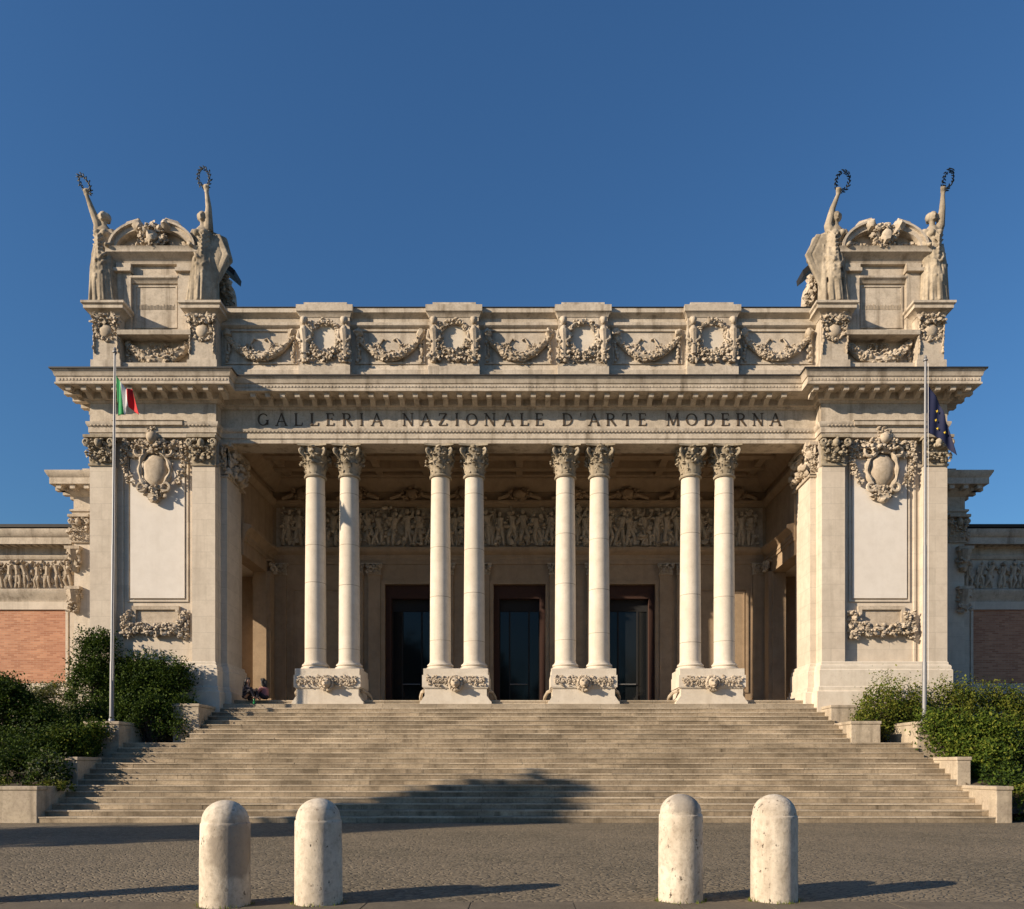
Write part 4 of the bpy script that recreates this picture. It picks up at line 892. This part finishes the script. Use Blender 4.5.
# ------------------------------------------------------------------ bodies grown as one voxel skin
def body(mb, name, mat, parent, vox, smooth=4):
    o = mb.build(name, mat, parent, recalc=True)
    r = o.modifiers.new('skin', 'REMESH'); r.mode = 'VOXEL'; r.voxel_size = vox; r.use_smooth_shade = True
    s = o.modifiers.new('soft', 'SMOOTH'); s.factor = .5; s.iterations = smooth
    return o
def statue(X, Y, Z, sg, hd, shd, hand, wr, wtilt, cape, label):
    """draped victory, 3.1 m to the crown of the head; sg = side of the raised arm; offsets in metres from the feet"""
    o = empty('victory_statue', (X, Y, Z), label, 'statue', 'wreath bearing statues on the corner towers')
    P = lambda x, y, z: (X + x, Y + y, Z + z)
    mb = MB(); hx, hz = hd
    mid = hx * .45 + cape * .10
    mb.lathe(P(0, 0, -.34), [(.44, 0), (.44, .10), (.40, .12)], 16)
    mb.tube([P(0, 0, -.3), P(0, 0, .05), P(mid * .5 - cape * .04, -.02, .7), P(mid, -.05, 1.45), P(mid * .9, -.02, 1.8), P(hx * .9, 0, 2.2), P(hx, .02, 2.45), P(hx, 0, 2.62)], [.36, .35, .33, .33, .25, .33, .26, .11], 16, sq=(1, .8))
    mb.blob(P(hx - .13, -.22, 2.22), (.13, .13, .13)); mb.blob(P(hx + .13, -.22, 2.22), (.13, .13, .13))
    mb.blob(P(hx, -.03, 2.90), (.155, .18, .205), hi=True); mb.blob(P(hx, -.20, 2.87), (.035, .05, .06)); mb.blob(P(hx, -.16, 2.77), (.07, .05, .03)); mb.blob(P(hx, .1, 2.98), (.19, .17, .17), hi=True); mb.blob(P(hx, .25, 2.95), .1)
    for k in (-1, 1): mb.blob(P(hx + k * .14, .0, 2.92), (.06, .13, .14))
    mb.tube([P(hx, 0, 2.5), P(hx, -.01, 2.82)], .095, 10)
    sx_, sz = shd; ax, az = hand; az -= .12
    mb.tube([P(hx + sg * .2, 0, 2.42), P(sx_, -.02, sz), P((sx_ + ax) / 2 + sg * .03, -.06, (sz + az) / 2), P(ax, -.12, az - .08)], [.17, .15, .105, .065], 10)
    for k in range(5): mb.tube([P(ax + (k - 2) * .03, -.12, az - .1), P(ax + (k - 2) * .045, -.2 + .02 * abs(k - 2), az + .05), P(ax + (k - 2) * .03, -.13, az + .13)], .027, 6)
    mb.tube([P(hx - sg * .25, 0, 2.4), P(hx - sg * .45, -.05, 2.0), P(hx - sg * .32, -.32, 1.72)], [.15, .12, .08], 10); mb.blob(P(hx - sg * .28, -.38, 1.7), (.09, .1, .08))
    for k in range(46):                                                 # falling folds of the robe
        a = rng.uniform(-3.3, .3); r0 = rng.uniform(.30, .37); r1 = rng.uniform(.40, .56)
        top = rng.uniform(1.3, 1.9)
        mb.tube([P(mid * .9 + r0 * math.cos(a), r0 * .8 * math.sin(a), top), P(mid * .7 + .44 * math.cos(a + .1), .39 * math.sin(a + .1), top * .55), P(r1 * math.cos(a + .15), r1 * .85 * math.sin(a + .15), -.28)], [.03, .043, .055], 6)
    for k in range(9):                                                  # folds swept across hips and thighs
        h0 = rng.uniform(.3, 1.3); sd = rng.choice((-1, 1))
        mb.tube([P(mid * .6 - sd * .40, -.10, h0 + rng.uniform(.2, .5)), P(mid * .6 - sd * .1, -.42, h0), P(mid * .5 + sd * .36, -.22, h0 - rng.uniform(.1, .45))], [.03, .055, .03], 6)
    for k in range(6):
        t = k / 5; mb.tube([P(hx - sg * (.32 - .06 * k), -.12 - .03 * k, 1.35 + .18 * k), P(mid, -.36, 1.30 + .14 * k), P(hx + sg * .30, -.16, 1.55 + .16 * k)], [.03, .055, .03], 6)
    # mantle billowing behind
    mb.tube([P(hx + cape * .1, .2, 2.45), P(hx + cape * .45, .25, 2.1), P(mid + cape * .56, .25, 1.5), P(cape * .30, .25, .8), P(cape * .18, .2, -.2)], [.17, .24, .21, .18, .22], 12, sq=(1, .8))
    for k in range(16):
        q = rng.uniform(.15, .85); mb.tube([P(hx + cape * q * .8, -.02, 2.3), P(mid + cape * (q + .1), -.14, 1.5), P(cape * (q * .4 + rng.uniform(-.2, .1)), -.16, -.2)], [.04, .06, .05], 6)
    mb.tube([P(hx + cape * .2, .3, 2.5), P(hx + cape * .55, .45, 2.35), P(hx + cape * .72, .5, 1.75), P(hx + cape * .4, .5, 1.3)], [.16, .27, .24, .12], 10, sq=(1, .6))
    body(mb, 'figure', M['statue'], o, .026, 1)
    w = MB(); wx, wz = wr; wz -= .06; r = .25; tl = Matrix.Rotation(R(wtilt[0]), 3, 'Y') @ Matrix.Rotation(R(wtilt[1]), 3, 'X'); wtilt = R(wtilt[0])
    pts = [Vector(P(wx, -.14, wz)) + tl @ Vector((r * math.cos(a), 0, r * 1.1 * math.sin(a))) for a in np.linspace(R(100), R(445), 30)]
    w.tube(pts, .014, 6)
    for i in range(30):
        a = R(100 + 345 * i / 29); s_ = 1 if i % 2 else -1
        w.blob(Vector(P(wx, -.14, wz)) + tl @ Vector(((r + s_ * .04) * math.cos(a), rng.uniform(-.03, .03), (r + s_ * .04) * 1.1 * math.sin(a))), (.027, .016, .07), rot=(-a + s_ * .5 + wtilt, 'Y'))
    w.build('wreath', M['bronze'], o)
SY = 26.85; s_ = SY / F; z0 = 17.97
def pxo(px0): return lambda px, py: ((px - px0) * s_, (298.5 - py) * s_)
g = pxo(106); statue(PX(106, SY), SY, z0, -1, (-.06, 3.1), g(98.5, 224), g(88.5, 190), g(87, 184), (33, 62), -.35, 'statue at the far left corner, bronze wreath held up and out on a leaning arm')
g = pxo(203); statue(PX(203, SY), SY, z0, 1, (.0, 3.1), g(209, 224), g(208, 186), g(205.5, 177.5), (35, 35), 1.0, 'statue on the inner pedestal of the left tower, wreath straight overhead')
g = pxo(834); statue(PX(833, SY), SY, z0, -1, (.10, 3.1), g(829, 225), g(838, 189), g(842, 181), (-15, 32), -1.0, 'statue on the inner pedestal of the right tower, arm and wreath tilted to the middle')
g = pxo(932); statue(PX(932, SY), SY, z0, 1, (.0, 3.1), g(940, 225), g(941, 188), g(946, 179.5), (-42, 48), .3, 'sunlit statue at the far right corner, slim curved body, wreath beside its head')

# ------------------------------------------------------------------ two people sitting at the left end of the portico
def person(X, Y, Z, turn, top, label, seed):
    q = np.random.default_rng(seed); o = empty('person', (X, Y, Z), label, 'person')
    Mx = Matrix.Rotation(turn, 3, 'Z'); P = lambda x, y, z: (Vector((X, Y, Z)) + Mx @ Vector((x, y, z)))[:]
    b = MB()
    b.tube([P(0, .02, .10), P(0, .03, .25), P(0, .0, .42), P(0, -.02, .53)], [.165, .15, .165, .10], 14, sq=(1, .72)); b.tube([P(0, -.02, .5), P(0, -.04, .62)], .055, 10)
    b.blob(P(0, -.06, .72), (.078, .095, .115), hi=True); b.blob(P(0, -.155, .71), (.014, .02, .024)); b.blob(P(0, -.145, .665), (.03, .015, .01))
    for k in (-1, 1):
        b.tube([P(k * .09, .0, .10), P(k * .14, -.38, .36), P(k * .10, -.52, .03)], [.09, .068, .045], 10); b.blob(P(k * .10, -.60, -.0), (.045, .12, .045))
        b.tube([P(k * .15, -.01, .47), P(k * .23, -.12, .30), P(k * .10, -.34, .36)], [.055, .045, .032], 10)
        b.blob(P(k * .09, -.39, .38), (.035, .05, .028))
        for f in range(4): b.tube([P(k * .09 + (f - 1.5) * .02, -.41, .385), P(k * .09 + (f - 1.5) * .021, -.47, .37), P(k * .085 + (f - 1.5) * .02, -.485, .335)], .010, 5)
        b.tube([P(k * .06, -.37, .385), P(k * .04, -.42, .375)], .012, 5)
        b.blob(P(k * .078, -.05, .71), (.014, .02, .03))
    body(b, 'body', M['skin'], o, .012, 2)
    c = MB(); c.tube([P(0, .02, .09), P(0, .03, .25), P(0, .0, .42), P(0, -.02, .545)], [.18, .165, .18, .075], 14, sq=(1, .74))
    for k in (-1, 1): c.tube([P(k * .15, -.01, .475), P(k * .235, -.12, .30), P(k * .13, -.28, .35)], [.072, .06, .045], 10)
    body(c, 'top', top, o, .014, 2)
    c = MB(); 
    for k in (-1, 1): c.tube([P(k * .08, .04, .11), P(k * .14, -.38, .365), P(k * .10, -.50, .06)], [.112, .082, .06], 10)
    c.blob(P(0, .03, .11), (.19, .16, .11)); body(c, 'trousers', M['cloth_dark'], o, .014, 2)
    h = MB(); h.blob(P(0, -.02, .765), (.095, .105, .105), hi=True); h.blob(P(0, .06, .66), (.095, .06, .15), hi=True); h.tube([P(-.07, -.07, .80), P(-.092, -.03, .70), P(-.10, .02, .52)], [.035, .045, .04], 8); h.tube([P(.07, -.07, .80), P(.092, -.03, .70), P(.10, .02, .52)], [.035, .045, .04], 8); h.blob(P(0, .03, .60), (.13, .07, .17), hi=True); h.blob(P(0, -.09, .83), (.08, .05, .03), hi=True)
    body(h, 'hair', M['hair'], o, .014, 2)
    s2 = MB()
    for k in (-1, 1): s2.blob(P(k * .10, -.59, .0), (.052, .13, .05), hi=True)
    s2.build('shoe', M['cloth_dark'], o); o.scale = (.88, .88, .88)
    return o
person(PX(247, 26.75), 26.75, 3.86, R(62), M['cloth_dark'], 'person in dark clothes sitting in the shade against the left tower', 3)
person(PX(262.5, 26.75), 26.9, 3.86, R(-105), M['cloth_pink'], 'dark haired person in a pinkish top sitting knees up at the portico edge', 4)
bt = MB(); bt.lathe((PX(253, 26.4), 26.5, 3.68), [(.035, 0), (.037, .02), (.037, .15), (.015, .20), (.015, .23)], 12)
tag(bt.build('bottle', M['bottle'], origin=(PX(253, 26.4), 26.5, 3.68)), 'small green bottle on the top step between the two sitting people', 'bottle')

# ------------------------------------------------------------------ bollards
def bollard(px, d, Rr, H, label, seed):
    Rr *= .95
    q = np.random.default_rng(seed); x = PX(px, d); mb = MB(); seg = 40
    zr = H - Rr * .93; pr = [(Rr * 1.0, -.05), (Rr * 1.0, .02), (Rr * .995, zr * .5), (Rr * .98, zr - .03), (Rr * .972, zr - .006), (Rr * .955, zr), (Rr * .935, zr + .004), (Rr * .93, zr + .012)]
    for t in np.linspace(.05, 1, 12): a = t * math.pi / 2; pr.append((max(Rr * .93 * math.cos(a), .004), zr + .012 + (H - zr - .012) * math.sin(a)))
    mb.lathe((x, d, 0), pr, seg)
    v = mb.v[0]; ph = q.uniform(0, 6.28, 6)
    for i in range(len(v)):
        a = math.atan2(v[i, 1] - d, v[i, 0] - x); k = 1 + .008 * math.sin(3 * a + ph[0] + v[i, 2] * 3) + .006 * math.sin(7 * a + ph[1] + v[i, 2] * 8) + q.normal(0, .0022)
        v[i, 0] = x + (v[i, 0] - x) * k; v[i, 1] = d + (v[i, 1] - d) * k
    mt = M['bollard']
    if seed == 1: mt = scuffed(mt, (x + Rr * .75, d - Rr * .7, .62), .34, (.27, .225, .175))
    if seed == 3: mt = scuffed(mt, (x + Rr * .1, d - Rr * .7, H - .06), .19, (.25, .22, .185))
    o = mb.build('stone_bollard', mt, origin=(x, d, 0), angle=34)
    tag(o, label, 'bollard', 'travertine bollards along the kerb')
    tf = MB()
    for i in range(70):
        a = q.uniform(math.pi * .9, math.pi * 2.1); r = Rr + q.uniform(0, .05); bx, by = x + r * math.cos(a), d + r * math.sin(a)
        if q.uniform() < .5 and abs(math.sin(a * 2 + seed)) < .4: continue
        h = q.uniform(.02, .06); w = .006; dx, dy = q.normal(0, .02, 2); t = q.uniform(0, 6.28)
        tf.add([(bx - w * math.cos(t), by - w * math.sin(t), 0), (bx + w * math.cos(t), by + w * math.sin(t), 0), (bx + dx, by + dy, h)], [(0, 1, 2)])
    return o, tf
tufts = MB()
for a in ((225.3, 7.97, .267, 1.105, 'leftmost bollard, warm grey with a big dull patch on its shaded side', 1), (318.6, 8.08, .26, 1.12, 'left pair, the bollard nearer the middle, with a few dark pits', 2),
          (680.5, 8.26, .252, 1.16, 'whitish bollard with a grey scuffed dome, left one of the right pair', 3), (774, 8.26, .26, 1.157, 'rightmost bollard, pale all over with small rust pits', 4), (-60, 8.05, .26, 1.12, 'bollard just outside the frame whose shadow falls in at lower left', 5)):
    o, tf = bollard(*a); tufts.merge(tf)
tag(tufts.build('grass_tufts', M['leafC'], recalc=False, smooth=False), kind='stuff')

# ------------------------------------------------------------------ vegetation: leaf cards in clumps on twigs
def leaves(mb, pts, size, nm, up=.4):
    n = len(pts); d = rng.normal(0, 1, (n, 3)); d[:, 2] += up; d /= np.linalg.norm(d, axis=1)[:, None]
    t = np.cross(d, rng.normal(0, 1, (n, 3))); t /= np.linalg.norm(t, axis=1)[:, None]; b = np.cross(d, t)
    s = size * rng.uniform(.6, 1.3, (n, 1)); k = rng.uniform(.45, .65, (n, 1))
    q = np.stack([pts - t * s, pts + b * s * k - d * s * .15, pts + t * s, pts - b * s * k - d * s * .15], 1).reshape(-1, 3)
    o = mb.n; mb.v.append(q); mb.n += 4 * n
    mb.f += [(o + 4 * i, o + 4 * i + 1, o + 4 * i + 2, o + 4 * i + 3) for i in range(n)]; mb.m += rng.integers(0, nm, n).tolist()
def bush(name, label, cat, ells, n, size, mats, origin, clump=.16, spiky=0.0, group=None, zmin=None):
    mb = MB(); tot = sum(e[3] * e[5] + e[3] * e[4] + e[4] * e[5] for e in ells); st = MB()
    for (cx, cy, cz, rx, ry, rz) in ells:
        m = int(n * (rx * rz + rx * ry + ry * rz) / tot); nc = max(10, m // 130)
        u = rng.normal(0, 1, (nc, 3)); u /= np.linalg.norm(u, axis=1)[:, None]; u[:, 2] = np.where(u[:, 2] < -.5, -u[:, 2], u[:, 2])
        rad = rng.uniform(.62, 1.06, (nc, 1)); c = np.array([cx, cy, cz]) + u * rad * np.array([rx, ry, rz])
        idx = rng.integers(0, nc, m); cl = clump * rng.uniform(.55, 1.5, (nc, 1)) * 1.15
        p = c[idx] + np.clip(rng.normal(0, 1, (m, 3)), -1.7, 1.7) * cl[idx] * np.array([1, 1, 1 + spiky])
        if spiky: p[:, 2] += np.abs(rng.normal(0, spiky * .25, m)) * (rng.uniform(0, 1, m) < .25)
        if zmin is not None: p = p[p[:, 2] > zmin]
        leaves(mb, p, size, len(mats))
        for i in range(min(nc, 26)):
            j = rng.integers(0, nc); st.tube([(cx + rng.normal(0, .08), cy + rng.normal(0, .08), cz - rz * .9), tuple((np.array([cx, cy, cz - rz * .3]) + c[j]) / 2), tuple(c[j])], [.022, .014, .006], 5)
    o = mb.build(name, mats, origin=origin, recalc=False, smooth=False); tag(o, label, cat, group)
    st.build('branches', M['bark'], o); return o
A_, B_, C_, D_ = M['leafA'], M['leafB'], M['leafC'], M['leafD']
Xl = lambda p, d: PX(p, d)
# left of the stairs
bush('ivy', 'dark ivy climbing the base of the left tower, tallest at its outer corner', 'ivy', [(Xl(102, 26), 25.75, 4.95, .55, .45, 1.1), (Xl(103, 26), 25.7, 4.0, 1.0, .6, 1.2), (Xl(140, 26), 25.75, 4.0, 1.2, .5, 1.15), (Xl(165, 26), 25.75, 4.0, .8, .4, 1.1), (Xl(184, 26), 25.7, 4.55, .25, .25, .5), (Xl(150, 26), 25.6, 3.2, 1.7, .6, 1.0)], 42000, .045, [A_, A_, M['pine']], (-13, 25.9, 2.4), .15)
bush('hedge', 'dark green hedge between the flagpole block and the left tower', 'hedge', [(Xl(150, 24.8), 24.9, 2.95, 1.3, .45, .75), (Xl(182, 25), 25.3, 2.8, .5, .4, .8), (Xl(110, 25.2), 25.6, 3.2, 1.2, .45, .75)], 14000, .042, [A_, A_, M['pine']], (-12, 24.9, 2.2), .11, .4)
bush('flowering_shrub', 'grey green shrub with pale leaves under the brick panel on the left', 'shrub', [(Xl(55, 27), 27.3, 3.7, 1.1, .7, .75), (Xl(30, 27), 27.4, 3.7, .7, .6, .7), (Xl(72, 26), 26.5, 3.0, .8, .6, .6)], 6500, .05, [D_, D_, B_], (-16, 27, 2.5), .16)
bush('laurel_shrub', 'tall dark shrub at the left edge of the picture', 'shrub', [(Xl(0, 23.5), 23.9, 2.8, 1.0, .8, 1.35), (Xl(-4, 23.5), 23.9, 3.6, .7, .6, .8), (Xl(22, 23.5), 23.9, 2.5, .9, .7, 1.0), (Xl(-30, 23.5), 23.9, 3.1, 1, .8, 1.4)], 16000, .05, [M['pine'], A_], (-16.5, 23.9, 1.5), .13, .1)
bush('dark_hedge', 'broad dark hedge rising behind the low wall on the left', 'hedge', [(Xl(45, 23.5), 23.7, 2.3, 1.3, .7, .9), (Xl(70, 24.5), 24.9, 2.7, 1.1, .6, .8), (Xl(20, 22), 22.4, 1.7, 1.6, .7, .9), (Xl(50, 22), 22.6, 1.7, .8, .6, .8), (Xl(15, 21.5), 21.7, 1.25, 1.5, .5, .55), (Xl(45, 21.3), 21.6, 1.25, .5, .4, .5)], 20000, .045, [M['pine'], A_], (-15, 23.3, 1.2), .13, .3)
bush('ivy', 'ivy clump spilling over the second block on the left, below the flagpole', 'ivy', [(Xl(70, 22.6), 22.6, 1.95, .6, .5, .6), (Xl(84, 23), 23.25, 2.2, .42, .3, .65), (Xl(55, 22.4), 22.3, 1.7, .5, .4, .5)], 9000, .045, [A_, C_, A_], (-13.4, 22.6, 1), .13)
bush('small_shrub', 'little blue green shrub behind the corner of the low left wall', 'shrub', [(Xl(50, 21.3), 21.2, 1.25, .45, .35, .5)], 1700, .05, [D_, A_], (-13.2, 21.2, .8), .1)
bush('border_grass', 'thin strip of short plants along the top of the low left wall', 'border plants', [(Xl(15, 20.6), 20.75, .92, 1.6, .2, .16), (Xl(48, 20.6), 20.8, .92, .6, .2, .14), (Xl(-60, 20.6), 20.7, .92, 1.6, .2, .16)], 2600, .035, [C_, B_], (-14, 20.7, .8), .06)
# right of the stairs
bush('hedge', 'sunlit yellow green hedge right of the stairs, straggly at its stair end', 'hedge', [(Xl(882, 25.3), 25.4, 3.15, .55, .5, .95), (Xl(905, 25.3), 25.6, 3.2, .9, .5, .8), (Xl(870, 24.9), 24.9, 2.75, .5, .35, .55), (Xl(950, 25.6), 26.0, 3.2, 1.2, .6, .9), (Xl(1000, 25.6), 26.0, 3.1, 1.4, .6, .85), (Xl(1050, 25.6), 26.0, 3.05, 1.5, .6, .85)], 30000, .042, [B_, B_, A_, C_], (13.5, 25.6, 2.2), .15, .6)
bush('ivy', 'glossy ivy clump over the right flagpole block and the block below it', 'ivy', [(Xl(950, 23.3), 23.35, 2.35, .75, .5, .62), (Xl(975, 22.8), 22.9, 1.75, .8, .5, .75), (Xl(935, 23.4), 23.4, 2.75, .35, .3, .3), (Xl(990, 22.2), 22.2, 1.35, .5, .4, .6), (Xl(1000, 23), 23.4, 2.2, .9, .5, .75)], 17000, .05, [A_, C_, A_], (14, 23, 1), .14)
bush('dark_hedge', 'shaded hedge at the right edge behind the ivy clump', 'hedge', [(Xl(1015, 22.8), 23.2, 1.6, 1.0, .6, .9), (Xl(1050, 22.8), 23.2, 1.7, 1.0, .6, 1.0), (Xl(1000, 21.7), 22.0, 1.1, .9, .4, .4), (Xl(1015, 21.2), 21.4, .8, .7, .4, .35)], 8500, .05, [A_, M['pine']], (15.5, 23, .8), .13)
bush('small_shrub', 'low bush at the right end of the lowest wing wall, at street level', 'shrub', [(Xl(1022, 20.4), 20.7, .35, .55, .5, .5), (Xl(1048, 20.4), 20.7, .4, .6, .5, .55)], 3200, .045, [A_, B_], (13.6, 20.6, 0), .11)

# trees across the street, outside the frame on the left, that throw the long shadow over the lowest steps
def tree(X, Y, H, cw, z0, label, n=5200, size=.28):
    o = empty('evergreen_tree', (X, Y, 0), label, 'tree', 'tall evergreens left of the forecourt')
    t = MB(); t.tube([(X, Y, -.1), (X + .1, Y, H * .3), (X - .05, Y + .1, H * .62), (X, Y, H * .93)], [cw * .13, cw * .10, cw * .06, .04], 10)
    for k in range(14): a = rng.uniform(0, 6.28); z = rng.uniform(z0, H * .85); t.tube([(X, Y, z), (X + cw * .35 * math.cos(a), Y + cw * .35 * math.sin(a), z + cw * .3), (X + cw * .5 * math.cos(a), Y + cw * .5 * math.sin(a), z + cw * .7)], [.09, .06, .02], 6)
    t.build('trunk', M['bark'], o)
    c = MB(); k = 150; zz = z0 + (H - z0) * rng.uniform(0, 1, k) ** .8; pr = np.sin(np.clip((zz - z0) / (H - z0), 0, 1) ** .7 * math.pi * .93 + .12); a = rng.uniform(0, 6.28, k); rr = cw * .5 * pr * rng.uniform(.5, 1.0, k)
    cc = np.stack([X + rr * np.cos(a), Y + rr * np.sin(a), zz], 1); p = cc[rng.integers(0, k, n)] + rng.normal(0, 1, (n, 3)) * cw * .095; leaves(c, p, size, 2)
    c.build('crown', [M['pine'], A_], o, recalc=False, smooth=False)
# ------------------------------------------------------------------ sun, sky, camera
AZ, EL = R(27), R(21)                                                # light travels to +x and a little away from the street
dv = Vector((math.cos(AZ) * math.cos(EL), math.sin(AZ) * math.cos(EL), -math.sin(EL)))
def shadow_tree(xt, yt, zt, H, cw, z0, label, **k):                    # a tree of height H whose tip throws its shadow on (xt, yt, zt)
    L_ = (H - zt) / math.tan(EL); tree(xt - L_ * math.cos(AZ), yt - L_ * math.sin(AZ), H, cw, z0, label, **k)
shadow_tree(-.7, 20.6, .8, 13.0, 4.8, 2.2, 'stout evergreen left of the frame whose shadow reaches the lowest steps', n=11000)
for i, (x, y, h) in enumerate(((-27, -36, 14), (-15, -33, 16.5), (-4, -38, 15), (6, -34, 17), (17, -37, 15.5), (28, -35, 16))):
    tree(x, y, h, 9.5, 1.5, 'broad park tree across the street behind the viewpoint, mirrored in the door glass', n=2600, size=.5)

sun = bpy.data.lights.new('sun', 'SUN'); sun.energy = 5.0; sun.angle = R(.5); sun.color = (1.0, .84, .645)
so = bpy.data.objects.new('sun', sun); col.objects.link(so); so.rotation_euler = dv.to_track_quat('-Z', 'Y').to_euler(); so.location = (-40, -20, 40)
w = bpy.data.worlds.new('World'); sc.world = w; w.use_nodes = True; nt = w.node_tree
sk = nt.nodes.new('ShaderNodeTexSky'); sk.sky_type = 'NISHITA'; sk.sun_disc = False; sk.sun_elevation = EL
sk.sun_rotation = math.atan2(-dv.x, -dv.y)
sk.altitude = 60; sk.air_density = 1.6; sk.dust_density = .35; sk.ozone_density = 10.0
bg = nt.nodes['Background']; bg.inputs[1].default_value = .078; nt.links.new(sk.outputs[0], bg.inputs[0])
cam = bpy.data.cameras.new('camera'); co = bpy.data.objects.new('camera', cam); col.objects.link(co); sc.camera = co
co.location = (CX, 0, CZ); co.rotation_euler = (R(90), 0, 0)
cam.sensor_fit = 'HORIZONTAL'; cam.sensor_width = 36; cam.lens = F / 1024 * 36; cam.shift_x = -(XV - 512) / 1024; cam.shift_y = (YV - 454.5) / 1024
cam.clip_start = .1; cam.clip_end = 3000
vs = sc.view_settings; vs.view_transform = 'Standard'; vs.look = 'None'; vs.gamma = 1; vs.use_curve_mapping = False; vs.exposure = .58
sc.display_settings.display_device = 'sRGB'
sc.cycles.max_bounces = 6; sc.cycles.diffuse_bounces = 4; sc.cycles.use_adaptive_sampling = True; sc.cycles.adaptive_threshold = .02
sc.cycles.use_denoising = True
